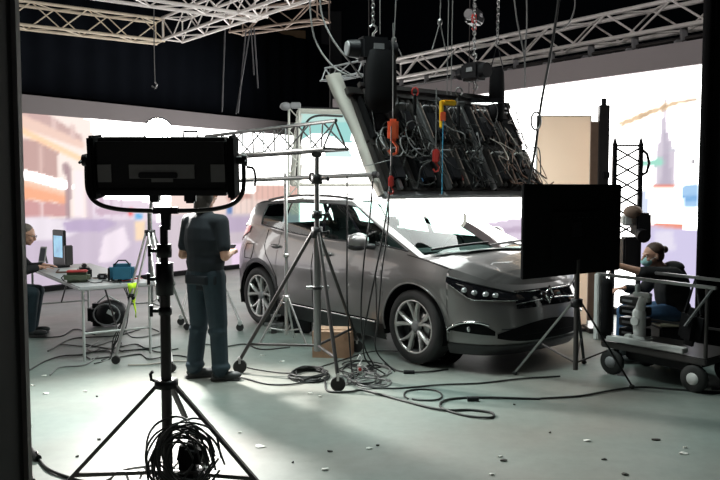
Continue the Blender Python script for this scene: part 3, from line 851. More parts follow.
def chain_mesh(top, bot, r=0.006, link=0.05):
    mb = MB(); top, bot = Vector(top), Vector(bot); d = top-bot; n = max(2, int(d.length/(link*0.72))); dz = d.normalized()
    u = dz.orthogonal().normalized(); w = dz.cross(u)
    for i in range(n):
        c = bot+d*((i+0.5)/n); s_ = u if i % 2 else w
        pts = [c+dz*(link/2*math.cos(a))+s_*(link*0.3*math.sin(a)) for a in np.linspace(0, 2*PI, 9)[:-1]]
        mb.tube(pts, r, 4, closed=True)
    return mb
def hoist(label, c, s=1.0, rz=0.0, bag=None, up=7.0, chain_to=None, group=None):
    c = Vector(c); t = thing('chain_hoist', label, 'chain hoist', c, rz, group)
    q = MB(); q.box((0, 0, 0), (0.30*s, 0.20*s, 0.22*s), bev=0.03*s); q.cyl((-0.15*s, 0, 0), (-0.25*s, 0, 0), 0.085*s, 0.075*s, 20); q.cyl((0.15*s, 0, 0), (0.22*s, 0, 0), 0.095*s, 0.09*s, 20)
    q.build('motor_body', BLACK, t)
    q = MB(); q.cyl((-0.252*s, 0, 0), (-0.262*s, 0, 0), 0.07*s, 0.065*s, 20); q.build('end_cap', GREY, t)
    MB().box((0.02*s, -0.105*s, 0.02*s), (0.10*s, 0.008, 0.05*s)).build('rating_plate', GREY, t)
    q = MB(); q.tube([(0, 0, 0.10*s), (0, 0, 0.15*s), (0.03*s, 0, 0.18*s), (0.035*s, 0, 0.21*s), (0, 0, 0.235*s), (-0.03*s, 0, 0.21*s)], 0.012*s, 6); q.build('top_hook', STEEL, t)
    chain_mesh((0.0, 0, up-c.z), (0, 0, 0.24*s), 0.006, 0.05).build('load_chain', STEEL, t)
    q = MB(); q.tube([(0.02*s, 0, -0.10*s), (0.02*s, 0, -0.14*s), (0.05*s, 0, -0.17*s), (0.05*s, 0, -0.20*s), (0.02*s, 0, -0.22*s), (-0.01*s, 0, -0.20*s)], 0.012*s, 6); q.build('lower_hook', STEEL, t)
    if bag:
        w, h, ox = bag; q = MB(); rows = []
        for z, k in ((-0.02, .8), (-0.1, .95), (-h*0.4, 1.0), (-h*0.8, 1.02), (-h, .85), (-h-0.03, .4)):
            rows.append([Vector((ox+w/2*k*math.copysign(abs(math.cos(a))**0.6, math.cos(a)), w*0.35*k*math.copysign(abs(math.sin(a))**0.6, math.sin(a))-0.10, z)) for a in np.linspace(0, 2*PI, 21)[:-1]])
        q.grid(rows, closed=True); q.build('chain_bag', MATTE, t)
    return t
hoist('large black chain hoist with long chain bag above the cable tangle', at(373, 50, 7.35), 1.0, 0.35, (0.28, 0.56, 0.04))
hoist('pale grey chain hoist hanging in front of the long truss', at(474, 72, 8.3), 0.85, -0.9)
hoist('small dark chain hoist near the top edge of the picture', at(474, 17, 9.5), 0.8, 1.1)
t = thing('chain_bag', 'dark chain bag hanging beside the pale grey hoist', 'bag', at(497, 68, 8.5))
q = MB(); rows = []
for z, k in ((0, .6), (-0.05, .9), (-0.25, 1.0), (-0.45, 1.0), (-0.56, .8), (-0.6, .3)):
    rows.append([Vector((0.085*k*math.cos(a), 0.085*k*math.sin(a), z)) for a in np.linspace(0, 2*PI, 19)[:-1]])
q.grid(rows, closed=True); q.build('sack', MATTE, t)
q = MB(); q.tube([(-.07, 0, -0.02), (0, 0, 0.25), (.07, 0, -0.02)], 0.008, 5); q.build('strap', BLACK, t)
chain_mesh((0.06, 0, 7-t.location.z), (0.0, 0, 0.25)).build('chain', STEEL, t)

# ---------------- front LED panel array, seen from the back
lc = Vector((-dcar.y, dcar.x, 0))
BLp = at(385, 192, 7.0); wv = Vector((0.785, 0.62, 0)).normalized()
# width that ends at px 540
L = 0.5
while proj(BLp+wv*L)[0] < 540: L += 0.01
AW = L; Uv = Vector((-0.36, 0.45, 1.01)); AH = Uv.length*0.89; Uv.normalize(); Nv = wv.cross(Uv).normalized(); Uv = Nv.cross(wv)
MA = Matrix((wv, Uv, Nv)).transposed().to_4x4(); MA.translation = BLp
arr = thing('led_panel_array', 'tilted hanging array of LED panel backs covered in cables over the car', 'LED panel array')
arr.location = BLp; arr.rotation_euler = MA.to_euler()
LEDW = bpy.data.materials.new('led_white'); LEDW.use_nodes = True
_b = LEDW.node_tree.nodes['Principled BSDF']; _b.inputs['Base Color'].default_value = (.03, .03, .03, 1)
_n = LEDW.node_tree.nodes.new('ShaderNodeTexNoise'); _n.inputs['Scale'].default_value = 1.1
_r = LEDW.node_tree.nodes.new('ShaderNodeValToRGB'); _r.color_ramp.elements[0].color = (0.86, 1.0, 0.97, 1); _r.color_ramp.elements[1].color = (1, 0.97, 0.93, 1)
LEDW.node_tree.links.new(_n.outputs['Fac'], _r.inputs[0]); LEDW.node_tree.links.new(_r.outputs[0], _b.inputs['Emission Color']); _b.inputs['Emission Strength'].default_value = 5.0
ncol, nrow = 6, 2; cw, ch = AW/ncol, AH/nrow
DARKM = mat('panel_back_dark', (0.009, 0.009, 0.010), 0.5, 0, 0.3, spec=0.25)
PLATE = mat('panel_rib', (0.035, 0.032, 0.031), 0.45, 0.3, spec=0.3)
PALER = mat('rib_edge_lit', (0.22, 0.17, 0.15), 0.5)
cells = []
for i in range(ncol):
    for j in range(nrow):
        x0, y0 = i*cw, j*ch; q = MB()
        q.box((x0+cw/2, y0+ch/2, -0.03), (cw-0.012, ch-0.012, 0.05), bev=0.006)
        pnl = q.build('panel', DARKM, arr)
        fr = MB(); e = 0.018
        for p0, p1 in (((x0+e, y0+e, .0), (x0+e, y0+ch-e, .0)), ((x0+cw-e, y0+e, .0), (x0+cw-e, y0+ch-e, .0)), ((x0+e, y0+e, .0), (x0+cw-e, y0+e, .0)), ((x0+e, y0+ch-e, .0), (x0+cw-e, y0+ch-e, .0))):
            fr.bar(p0, p1, 0.03, 0.045)
        fr.build('panel_frame', PLATE, pnl)
        for f in (0.2, 0.42, 0.64, 0.86):
            MB().bar((x0+cw*f, y0+0.03, 0.03), (x0+cw*f, y0+ch-0.03, 0.03), 0.03, 0.07, 0.006).build('rib', DARKM if (i+j) % 2 else PLATE, pnl)
            if i >= 2 and f != 0.42: MB().bar((x0+cw*f+.018, y0+0.05, 0.066), (x0+cw*f+.018, y0+ch-0.06, 0.066), 0.006, 0.008).build('lit_rib_edge', PALER, pnl)  # light catching the rib edges, put in as pale strips
        ps = MB(); ps.box((x0+cw*0.5, y0+ch*0.42, 0.045), (0.13, 0.24, 0.09), bev=0.01); ps.build('power_supply', BLACK, pnl)
        hd = MB(); hd.tube([(x0+cw*.3, y0+ch*.80, 0.0), (x0+cw*.3, y0+ch*.80, .09), (x0+cw*.72, y0+ch*.80, .09), (x0+cw*.72, y0+ch*.80, 0)], 0.009, 6); hd.build('handle', LGREY if i > 2 else GREY, pnl)
        MB().box((x0+cw*0.25, y0+ch*0.2, 0.03), (0.035, 0.035, 0.04)).build('connector', random.choice((RED, GREY, BLUE, LGREY)), pnl)
        MB().box((x0+cw*0.75, y0+ch*0.25, 0.03), (0.03, 0.05, 0.04)).build('connector', random.choice((RED, GREY, CABLEB, LGREY)), pnl)
MB().add([(0, 0, -0.062), (AW, 0, -0.062), (AW, AH, -0.062), (0, AH, -0.062)], [(0, 3, 2, 1)]).build('led_face', LEDW, arr)
q = MB(); q.bar((-0.02, -0.02, -0.02), (AW+0.02, -0.02, -0.02), 0.05, 0.05); q.build('bottom_rail', GREY, arr)
q = MB(); q.bar((-0.05, AH+0.03, 0.02), (AW+0.05, AH+0.03, 0.02), 0.07, 0.07); q.build('top_rail', DSTEEL, arr)
q = MB(); q.bar((0.1, AH+0.09, 0.06), (AW-0.1, AH+0.09, 0.06), 0.05, 0.04); q.build('hanging_bar', DSTEEL, arr)
for k in range(4):
    x = 0.15+k*(AW-0.3)/3; MB().bar((x, 0, 0.05), (x, AH+0.05, 0.05), 0.045, 0.05, 0.006).build('upright', random.choice((PLATE, STEEL)), arr)
# pale cloth skirt along the left edge
q = MB(); rows = []
for k in range(13):
    f = k/12; y = -0.02+f*(AH+0.27); w = 0.03+0.10*f+0.015*math.sin(f*9)
    rows.append([Vector((-0.03-w, y, -0.05)), Vector((-0.03-w*0.5, y, -0.005+0.015*math.sin(f*7))), Vector((-0.03, y, 0.02)), Vector((-0.02, y, -0.06))])
q.grid(rows, closed=True); q.build('side_skirt', mat('skirt_cloth', (0.36, 0.34, 0.31), 0.7, 0, 0.08, 4), arr)
def AP(x, y, z): return MA @ Vector((x, y, z))
KL = {'b': ('black cable draped loosely over the hanging panel backs', CABLE), 'g': ('grey cable looped over the hanging panel backs', CABLEG), 'w': ('pale cable hooked over the hanging panel backs', CABLEW), 'r': ('brownish cable running across the hanging panel backs', CABLEB)}
rnd = random.Random(11)
def cable(pts, r, m, label, group=None, n=8, name='cable'):
    o = MB().tube(catmull(pts, n), r, 6).build(name, m); return tag(o, label, 'cable', group)
for k in range(64):
    rightish = k % 2; x = rnd.uniform(0.55*AW, AW-0.1) if rightish else rnd.uniform(0.05, AW*0.9); y = rnd.uniform(0.15, AH)
    kind = rnd.choice('wrgbr') if x > 0.6*AW and rnd.random() < .7 else rnd.choice('bbbbbgb')
    pts = []; n = rnd.choice((4, 5, 6)); z = 0.10
    for i in range(n):
        pts.append(AP(min(max(x, 0.02), AW), min(max(y, -0.0), AH+0.08), 0.07+rnd.uniform(0, 0.13)))
        x += rnd.uniform(-0.13, 0.20); y += rnd.uniform(-0.32, 0.10)
    cable(pts, rnd.choice((0.004, 0.005, 0.007)), KL[kind][1], KL[kind][0], KL[kind][0].split(' ')[0]+' cables on the panel array')
# loops hanging on left of array
for k in range(7):
    c = (0.08+0.09*k, 0.30+0.05*(k % 3)); r = 0.09+0.03*(k % 3)
    pts = [AP(c[0]+r*math.cos(a), c[1]+0.10+r*1.3*math.sin(a), 0.12+0.02*(k % 2)) for a in np.linspace(0.2, 5.6, 10)]
    cable(pts, 0.007, CABLEG if k % 2 else CABLE, 'cable loop hanging at the left of the panel backs', 'cable loops at the left of the panel array')
# hooks and straps on the array
def hook_block(px, py, Y, s, label, m):
    t = thing('shackle_hook', label, 'hook', at(px, py, Y))
    q = MB(); q.box((0, 0, 0.02*s), (0.07*s, 0.05*s, 0.14*s), bev=0.015*s); q.build('body', m, t)
    q = MB(); q.tube([(0, 0, -0.05*s), (0.03*s, 0, -0.09*s), (0.025*s, 0, -0.13*s), (-0.01*s, 0, -0.14*s), (-0.03*s, 0, -0.11*s)], 0.010*s, 6); q.build('hook', m, t)
    q = MB(); q.tube([(0, 0, 0.09*s), (0, 0, 0.7*s)], 0.006, 5); q.build('sling', CABLEG, t)
    return t
hook_block(393, 133, 6.85, 1.35, 'large orange safety hook hanging at the left of the cable tangle', ORANGE)
hook_block(436, 158, 7.15, 0.9, 'small red hook hanging beside the blue strap', RED)
hook_block(391, 183, 6.8, 0.7, 'small red hook hanging low near the array corner', RED)
hook_block(474, 20, 8.9, 0.8, 'red hook hanging under the small dark hoist', RED)
t = thing('beam_clamp', 'yellow steel beam clamp on top of the panel array', 'clamp', at(449, 105, 7.35), 0.4)
q = MB(); q.box((0, 0, 0.02), (0.14, 0.05, 0.05), bev=0.01); q.build('jaw', YELLOW, t); q = MB(); q.box((-0.08, 0, -0.09), (0.03, 0.04, 0.26), bev=0.008); q.build('arm', YELLOW, t)
MB().cyl((0.09, 0, 0.02), (0.16, 0, 0.02), 0.02).build('screw', STEEL, t)
t = thing('ratchet_strap', 'blue ratchet strap hanging straight down the panel backs', 'strap', at(443, 120, 7.0))
q = MB(); q.bar((0, 0, 0), (-0.005, 0, -0.66), 0.042, 0.005); q.build('webbing', mat('blue_strap', (.06, .30, .48), .6), t); MB().box((0, 0, 0.03), (0.05, 0.03, 0.08), bev=0.005).build('ratchet', ORANGE, t)
for px, py, py2 in ((365, 135, 65), (382, 150, 80), (415, 115, 95), (459, 125, 95)):
    t = thing('sling', 'webbing sling holding the panel array up', 'sling', at(px, py2, 7.5), 0, 'slings of the panel array')
    MB().tube([(0, 0, 0), (0.0, 0, (py2-py)/104)], 0.016, 6).build('webbing', MATTE, t)
    MB().tube([(0.03*math.cos(a), 0, 0.03+0.04*math.sin(a)) for a in np.linspace(0, 2*PI, 10)[:-1]], 0.008, 5, closed=True).build('shackle', random.choice((RED, STEEL)), t)

# ---------------- second hanging LED panel, face towards the car
def paint_hang(x, y):
    if x < 352 and y < 160:
        wv_ = 142-0.10*(x-300)-7*math.sin((x-300)/11)
        if y < wv_ and x > 301: return g(1.0, 152, 212, 207) if y > 122 else g(1.0, 185, 222, 215)
        if 150 < y < 157 and x > 325: return g(1.0, 215, 242, 240)
    if x < 302: return g(1.0, 205, 205, 195)
    return W
hv = Vector((0.97, 0.243, 0)).normalized(); TL = at(299, 111, 9.6); BLh = at(291, 184, 10.4)
Lh = 0.5
while proj(TL+hv*Lh)[0] < 497: Lh += 0.02
hp = thing('hanging_led_panel', 'large hanging LED panel glowing pale teal and white above the car roof', 'LED panel')
nx, nz = 90, 50; vs, cols = [], []
for j in range(nz+1):
    for i in range(nx+1):
        p = BLh.lerp(TL, j/nz)+hv*(Lh*i/nx); vs.append(p); cols += [*paint_hang(*proj(p)), 1]
fs = [(j*(nx+1)+i, j*(nx+1)+i+1, (j+1)*(nx+1)+i+1, (j+1)*(nx+1)+i) for j in range(nz) for i in range(nx)]
o = MB().add(vs, fs).build('screen', SCRM, hp)
ca = o.data.color_attributes.new('picture', 'FLOAT_COLOR', 'POINT'); ca.data.foreach_set('color', cols)
up_h = (TL-BLh).normalized(); nb = hv.cross(up_h).normalized()
if nb.z < 0: nb = -nb
TRh, BRh = TL+hv*Lh, BLh+hv*Lh
FRM = mat('panel_frame_pale', (0.55, 0.55, 0.50), 0.5, 0, 0.1)
mb = MB(); R4 = Matrix((hv, up_h, nb)).transposed(); hH = (TL-BLh).length
mb.box((BLh+TRh)/2+nb*0.05, (Lh, hH, 0.08), R4); mb.build('cabinet', BLACK, hp)
for p0, p1 in ((BLh, TL), (TL, TRh), (TRh, BRh), (BRh, BLh)):
    q = MB(); q.bar(p0, p1, 0.05, 0.06, 0.01, up=nb); q.build('edge_frame', FRM, hp)
q = MB(); q.tube([p+(-nb)*0.02 for p in catmull([TL+hv*.55-up_h*.05, TL+hv*.2-up_h*.06, TL+hv*.08-up_h*.25, TL+hv*.05-up_h*.7, BLh+hv*.06+up_h*.1], 6)], 0.014, 6); q.build('edge_cable', DSTEEL, hp)
for f in (0.15, 0.85):
    q = MB(); p = TL+hv*(Lh*f)+nb*0.05; q.tube([p, Vector((p.x, p.y, 6.9))], 0.006, 5); q.build('hanging_wire', DSTEEL, hp)
# level LED panel hidden behind the array, added for a white windscreen reflection
cpl = thing('added_led_panel', 'hidden level LED panel added to whiten the windscreen reflection', 'LED panel')
ya, yb, za, zb_ = 9.62, 8.35, 2.60, 2.60
MB().grid([[Vector((x, y, z)) for x in np.linspace(x0, x1, 8)] for x0, x1, y, z in ((-.06, 1.62, ya, za), (-.10, 1.46, yb, zb_))], smooth=False).build('led_face', LEDW, cpl)
MB().box((.75, (ya+yb)/2, (za+zb_)/2+.03), (1.55, ya-yb-.02, .05)).build('cabinet', BLACK, cpl)
for x in (.1, 1.3): MB().tube([(x, 9, 2.66), (x, 9, 6.98)], .006, 5).build('hanging_wire', DSTEEL, cpl)
# lattice side bracket of the hanging panel (pale frame left of it)
t = thing('lattice_bracket', 'pale lattice frame hanging beside the teal LED panel', 'frame', at(289, 108, 9.4))
A_, B_ = Vector((0, 0, 0)), Vector((-0.03, 0.2, -1.05))
for dx in (0.0, 0.12):
    MB().tube([A_+Vector((dx, 0, 0)), B_+Vector((dx, 0, 0))], 0.014, 6).build('post', FRM, t)
q = MB()
for k in range(8):
    f0, f1 = k/8, (k+1)/8; q.tube([A_.lerp(B_, f0)+Vector((0.12*(k % 2), 0, 0)), A_.lerp(B_, f1)+Vector((0.12*((k+1) % 2), 0, 0))], 0.008, 5)
q.build('lattice', FRM, t)
q = MB(); q.ball((-0.04, 0, 0.02), (0.14, 0.1, 0.10)); q.box((0.08, 0, 0.03), (0.12, 0.08, 0.07), bev=0.01); q.build('clamp', GREY, t)

# ---------------- wires from the roof
def wire(pts, label, r=0.006, m=None, group=None, name='hanging_cable'):
    return tag(MB().tube(catmull([at(*p) for p in pts], 8), r, 5).build(name, m or CABLEG), label, 'cable', group)
wire([(309, -30, 7.5), (311, 20, 7.5), (318, 46, 7.5), (335, 68, 7.4), (356, 78, 7.3)], 'grey cable curving down to the left corner of the panel array', 0.009)
wire([(321, -30, 7.4), (321, 10, 7.4), (332, 38, 7.35), (350, 62, 7.3), (362, 78, 7.3)], 'second grey cable curving down just right of the first', 0.009)
wire([(154, -40, 12), (154, 40, 12), (155, 82, 12)], 'thin cable with a hook end hanging below the left truss', 0.008)
tag(MB().tube([at(155, 82, 12)+Vector(p) for p in ((0, 0, 0), (.03, 0, -.04), (0, 0, -.09), (-.05, 0, -.06))], 0.014, 5).build('hook', STEEL), 'small hook at the end of the thin hanging cable', 'hook')
for i, (x0, y0, x1, y1) in enumerate(((225, 28, 222, 112), (246, 30, 238, 113), (251, 28, 254, 75), (254, 28, 258, 88), (250, 30, 236, 114))):
    wire([(x0, y0, 12.5), ((x0+x1)/2, (y0+y1)/2, 12.5), (x1, y1, 12.5)], 'dim rope hanging in front of the black drape', 0.012, mat('rope_dim', (0.10, 0.10, 0.11), 0.7), 'ropes hanging in front of the drape')
for (x0, x1, yt, yb) in ((397, 394, -20, 40), (441, 440, -20, 22), (449, 447, -20, 95), (453, 451, -20, 95), (380, 380, -20, 34)):
    wire([(x0, yt, 7.8), ((x0+x1)/2, (yt+yb)/2, 7.8), (x1, yb, 7.8)], 'steel wire hanging straight down above the panel array', 0.005, CABLEG, 'steel wires above the panel array')
for (a0, a1, a2) in (((394, 40), (386, 56), (402, 56)), ((440, 22), (432, 50), (446, 52))):
    t = thing('wire_bridle', 'V shaped wire bridle '+('beside the large hoist' if a0[0] < 400 else 'over the middle of the array'), 'bridle', at(*a0, 7.8))
    o0 = at(*a0, 7.8)
    for e in (a1, a2): MB().tube([(0, 0, 0), at(*e, 7.8)-o0], 0.006, 5).build('leg', CABLEG, t)
    MB().ball((0, 0, 0), (.05, .04, .07)).build('ring', STEEL, t)
for (x0, xm, x1, lb) in ((512, 517, 524, 'left'), (526, 527, 525, 'right')):
    wire([(x0, -20, 8.0), (xm, 20, 8.0), (x1, 55, 8.0), (525, 88, 8.0)], lb+'most of two pale cables dropping to the right end of the array', 0.008, CABLEG)
wire([(561, -20, 8.0), (556, 20, 8.0), (549, 62, 8.0), (541, 105, 8.0), (535, 150, 8.0), (527, 192, 8.0)], 'black rope slanting down past the cream board', 0.014, CABLE, name='rope')
wire([(572, -20, 8.2), (575, 5, 8.2), (568, 24, 8.2), (556, 30, 8.2)], 'short looping cable at the top of the slanting rope', 0.008, CABLEG)
t = tag(MB().tube([at(536, 121, 7.95)+Vector((0.05*math.cos(a), 0, 0.09*math.sin(a))) for a in np.linspace(0, 2*PI, 16)[:-1]], 0.010, 6, closed=True).build('carabiner', STEEL), 'steel carabiner ring on the slanting rope', 'carabiner')
# ================================================================== STANDS, LAMPS, SCREENS
# ---- foreground soft light on its heavy stand
FX, FY = at(164, 240, 4.1).x, 4.1
st = thing('light_stand', 'heavy black stand carrying the big soft light in the foreground', 'light stand', (FX, FY, 0))
MB().cyl((0, 0, 0.12), (0, 0, 1.25), 0.028).build('pole', DSTEEL, st)
MB().cyl((0, 0, 1.15), (0, 0, 1.50), 0.021).build('riser', BLACK, st)
for z, r, h in ((1.22, .045, .17), (1.37, .038, .07), (1.05, .034, .04)):
    cl = MB(); cl.lathe([(0.02, -h/2), (r, -h/2), (r*1.05, 0), (r, h/2), (0.02, h/2)], (0, 0, z)); c_ = cl.build('collar', BLACK, st)
    q = MB(); q.cyl((-r*.8, 0, z), (-r-.045, 0, z), 0.010); q.cyl((-r-.04, -.0, z-.03), (-r-.04, 0, z+.03), 0.009); q.build('lock_knob', BLACK, c_)
q = MB(); q.lathe([(0.03, -.02), (.062, -.02), (.062, .02), (.03, .02)], (0, 0, .66)); q.tube([(-.05, 0, .67), (-.08, 0, .68), (-.085, 0, .71), (-.07, 0, .725)], .009, 6); q.build('leg_hub', BLACK, st)
for ang in (math.radians(186), math.radians(-12), math.radians(84)):
    dx, dy = math.cos(ang), math.sin(ang)
    lg = MB(); lg.bar((dx*.05, dy*.05, .65), (dx*.63, dy*.63, .03), 0.030, 0.020, 0.004); lo_ = lg.build('leg', DSTEEL, st)
    q = MB(); q.bar((dx*.03, dy*.03, .18), (dx*.49, dy*.49, .18), 0.022, 0.022, 0.003); q.build('brace', DSTEEL, st)
    q = MB(); q.ball((dx*.64, dy*.64, .025), (.06, .06, .05)); q.build('foot', RUBBER, lo_)
fz = 1.81
fx = thing('soft_light', 'big black LED soft light seen from behind on the foreground stand', 'studio light', (FX+.012, FY, fz))
HW, HH = .345, .150
q = MB(); q.box((0, 0.0, 0.005), (2*HW, .16, 2*HH), Matrix.Rotation(0.10, 3, 'X'), .02); q.build('housing', BLACK, fx)
for sx in (-1, 1):
    q = MB(); q.box((sx*(HW+.012), 0, 0.0), (.035, .20, 2*HH+.03), Matrix.Rotation(0.10, 3, 'X'), .012); q.build('end_cap', MATTE, fx)
    q = MB(); q.cyl((sx*(HW+.025), 0, .035), (sx*(HW+.065), 0, .035), .022); q.cyl((sx*(HW+.06), 0, .035), (sx*(HW+.085), 0, .035), .035, .03); q.tube([(sx*(HW+.08), -.02, .035), (sx*(HW+.085), -.05, .02)], .008, 6); q.build('tilt_knob', BLACK, fx)
PANG = mat('panel_grey', (0.22, 0.21, 0.21), 0.5)
for x0, x1, z0, z1 in ((-.325, -.256, -.08, .01), (-.164, .171, -.062, .01), (.255, .328, -.08, .01), (-.05, .06, -.08, -.055)):
    q = MB(); q.box(((x0+x1)/2, -.083, (z0+z1)/2), (x1-x0, .008, z1-z0), Matrix.Rotation(0.10, 3, 'X')); q.build('rear_panel', PANG, fx)
for z in (0.115, 0.055, -0.115):
    q = MB(); q.box((0, -.082+0.008*(z/.1), z), (2*HW-.04, .008, .014)); q.build('cooling_fin', MATTE, fx)
q = MB(); q.box((-.015, -.07, -.045), (.20, .05, .03), bev=.005); q.build('control_box', BLACK, fx)
q = MB(); q.tube([(.10, 0, HH), (.10, 0, HH+.035), (.17, 0, HH+.035), (.17, 0, HH)], .006, 6); q.build('handle', BLACK, fx)
q = MB(); q.add([(-HW+.02, .086, -HH+.03), (HW-.02, .086, -HH+.03), (HW-.02, .086, HH-.02), (-HW+.02, .086, HH-.02)], [(0, 3, 2, 1)]); q.build('diffuser', mat('diffuser', (.6, .6, .58), .6), fx)
yk = catmull([(-(HW+.065), 0, .04), (-(HW+.067), 0, -.05), (-(HW+.06), 0, -.13), (-(HW+.02), 0, -.185), (-(HW-.06), 0, -.215), (-.15, 0, -.228), (.15, 0, -.228), (HW-.06, 0, -.215), (HW+.02, 0, -.185), (HW+.06, 0, -.13), (HW+.067, 0, -.05), (HW+.065, 0, .04)], 6)
MB().tube(yk, .012, 8).build('yoke', mat('yoke_steel', (.03, .028, .028), .3, .4), fx)
q = MB(); q.box((0, 0, -.228), (.15, .05, .035), bev=.01); q.cyl((0, 0, -.235), (0, 0, -.33), .03, .024); q.box((-.055, 0, -.16), (.05, .06, .05), bev=.008); q.box((.13, 0, -.165), (.06, .05, .05), bev=.01); q.build('spigot', BLACK, fx)
q = MB(); q.tube(catmull([(HW+.085, -.02, .0), (HW+.12, -.02, -.01), (HW+.13, -.02, -.06), (HW+.125, -.02, -.10)], 5), .007, 6); q.build('lanyard', BLACK, fx)

# coil of cable and ballast at the stand's foot
t = thing('sandbag', 'black ballast bag slumped against the foreground stand', 'sandbag', (FX+.10, FY+.03, .0))
q = MB(); q.box((0, 0, .12), (.21, .16, .24), bev=.06); q.box((.02, -.02, .27), (.13, .12, .16), Matrix.Rotation(.2, 3, 'Y'), .04); q.build('bag', MATTE, t)
MB().tube([(-.05, 0, .33), (-.03, 0, .40), (.04, 0, .40), (.06, 0, .33)], .010, 6).build('strap', BLACK, t)
for k in range(16):
    r = rnd.uniform(.10, .19); cx = FX+.09+rnd.uniform(-.05, .06); cz = .26+rnd.uniform(-.04, .08); ty = rnd.uniform(-.5, .5); n = 9
    pts = [(cx+r*1.0*math.cos(a), FY-.10+rnd.uniform(-.03, .03)+ty*.12*math.cos(a), max(.012, cz+r*1.1*math.sin(a))) for a in np.linspace(0, 5.9, n)]
    cable(pts, .006, CABLE, 'black cable loop bundled on the foot of the foreground stand', 'cable loops bundled on the foreground stand', name='cable_loop')
for pts in ([(107, 480, .012), (125, 470, .012), (150, 466, .10), (162, 462, .2)], [(140, 478, .012), (150, 460, .08), (158, 450, .25), (166, 440, .35)]):
    pw = [at(px, py, 4.05) if h > .05 else at_h(px, py, .01) for px, py, h in pts]
    cable(pw, .007, CABLE, 'black cable leading from the foreground stand to the floor', 'cables leading off the foreground stand')

# ---- hot lamp on a tripod behind it
LX = at_h(152, 352, 0); LP_ = at(158, 130, LX.y)
lt = thing('tripod_stand', 'tall silver wheeled tripod stand holding the glaring lamp', 'light stand', (LX.x, LX.y, 0))
hz = LP_.z
MB().cyl((0, 0, .45), (0, 0, 1.45), .024).build('pole', STEEL, lt); MB().cyl((0, 0, 1.4), (LP_.x-LX.x, 0, hz-.12), .016).build('riser', STEEL, lt)
MB().lathe([(.02, -.03), (.055, -.03), (.055, .03), (.02, .03)], (0, 0, 1.24)).build('hub', BLACK, lt)
ft = [at_h(116, 364, 0)-Vector((LX.x, LX.y, 0)), at_h(187, 330, 0)-Vector((LX.x, LX.y, 0)), at_h(172, 372, 0)-Vector((LX.x, LX.y, 0))]
for f in ft:
    d_ = f.normalized(); lg = MB()
    s2 = Vector((-d_.y, d_.x, 0))*.022
    for e_ in (-1, 1): lg.tube([d_*.04+s2*e_+Vector((0, 0, 1.24)), f*.55+s2*e_*1.6+Vector((0, 0, .62))], .012, 8)
    l_ = lg.build('leg', ALU, lt)
    lg = MB(); lg.tube([f*.5+Vector((0, 0, .70)), f+Vector((0, 0, .09))], .016, 8); lg.build('leg_tube', ALU, l_)
    MB().box(f*.55+Vector((0, 0, .62)), (.06, .05, .06), bev=.01).build('leg_clamp', BLACK, l_)
    MB().cyl(f+Vector((0, -.014, .04)), f+Vector((0, .014, .04)), .04).build('caster', RUBBER, l_)
    MB().cyl(Vector((0, 0, .52)), f*.55+Vector((0, 0, .55)), .009).build('brace', STEEL, lt)
hl = thing('fresnel_lamp', 'glaring white lamp head just above the big soft light', 'studio light', LP_)
aim = (Vector((-.7, 3.4, .6))-LP_).normalized(); RQ = aim.to_track_quat('Z', 'Y').to_matrix()
hl.rotation_euler = RQ.to_euler()
MB().lathe([(.001, -.20), (.07, -.20), (.09, -.14), (.12, .0), (.145, .03), (.145, .06), (.13, .05)], seg=28).build('housing', BLACK, hl)
LAMPM = bpy.data.materials.new('lamp_lens'); LAMPM.use_nodes = True
_b = LAMPM.node_tree.nodes['Principled BSDF']; _n = LAMPM.node_tree.nodes.new('ShaderNodeTexNoise'); _r = LAMPM.node_tree.nodes.new('ShaderNodeValToRGB')
_r.color_ramp.elements[0].color = (1, .93, .80, 1); _r.color_ramp.elements[1].color = (1, .97, .90, 1)
LAMPM.node_tree.links.new(_n.outputs['Fac'], _r.inputs[0]); LAMPM.node_tree.links.new(_r.outputs[0], _b.inputs['Emission Color']); _b.inputs['Emission Strength'].default_value = 60
MB().lathe([(.135, .055), (.08, .085), (.001, .095)], seg=28).build('lens', LAMPM, hl)
q = MB(); q.tube([(-.13, 0, -.05), (-.135, -.1, -.05), (0, -.16, -.05), (.135, -.1, -.05), (.13, 0, -.05)], .009, 6); q.build('yoke', BLACK, hl)
_d = bpy.data.lights.new('lamp_beam', 'SPOT'); _d.energy = 1700; _d.color = (1, .97, .92); _d.spot_size = math.radians(120); _d.spot_blend = .6; _d.shadow_soft_size = .10
_o = bpy.data.objects.new('lamp_beam', _d); COL.objects.link(_o); _o.parent = hl; _o.location = (0, 0, .11); _o.rotation_euler = (PI, 0, 0)

# ---- second stand behind the standing person
c0 = at_h(203, 318, 0)
s2_ = thing('wheeled_stand', 'silver wheeled stand half hidden behind the standing person', 'light stand', c0)
MB().cyl((0, 0, .3), (0, 0, 1.55), .020).build('pole', STEEL, s2_); MB().lathe([(.02, -.03), (.045, -.03), (.045, .03), (.02, .03)], (0, 0, 1.05)).build('hub', BLACK, s2_)
for f in (at_h(240, 331, 0), at_h(181, 325, 0), at_h(196, 306, 0)):
    f = f-c0; l_ = MB().tube([f.normalized()*.03+Vector((0, 0, 1.05)), f+Vector((0, 0, .10))], .015, 8).build('leg', ALU, s2_)
    MB().cyl(f+Vector((0, -.014, .045)), f+Vector((0, .014, .045)), .045).build('caster', RUBBER, l_)
    MB().box(f+Vector((0, 0, .10)), (.05, .05, .06), bev=.01).build('caster_fork', LGREY, l_)

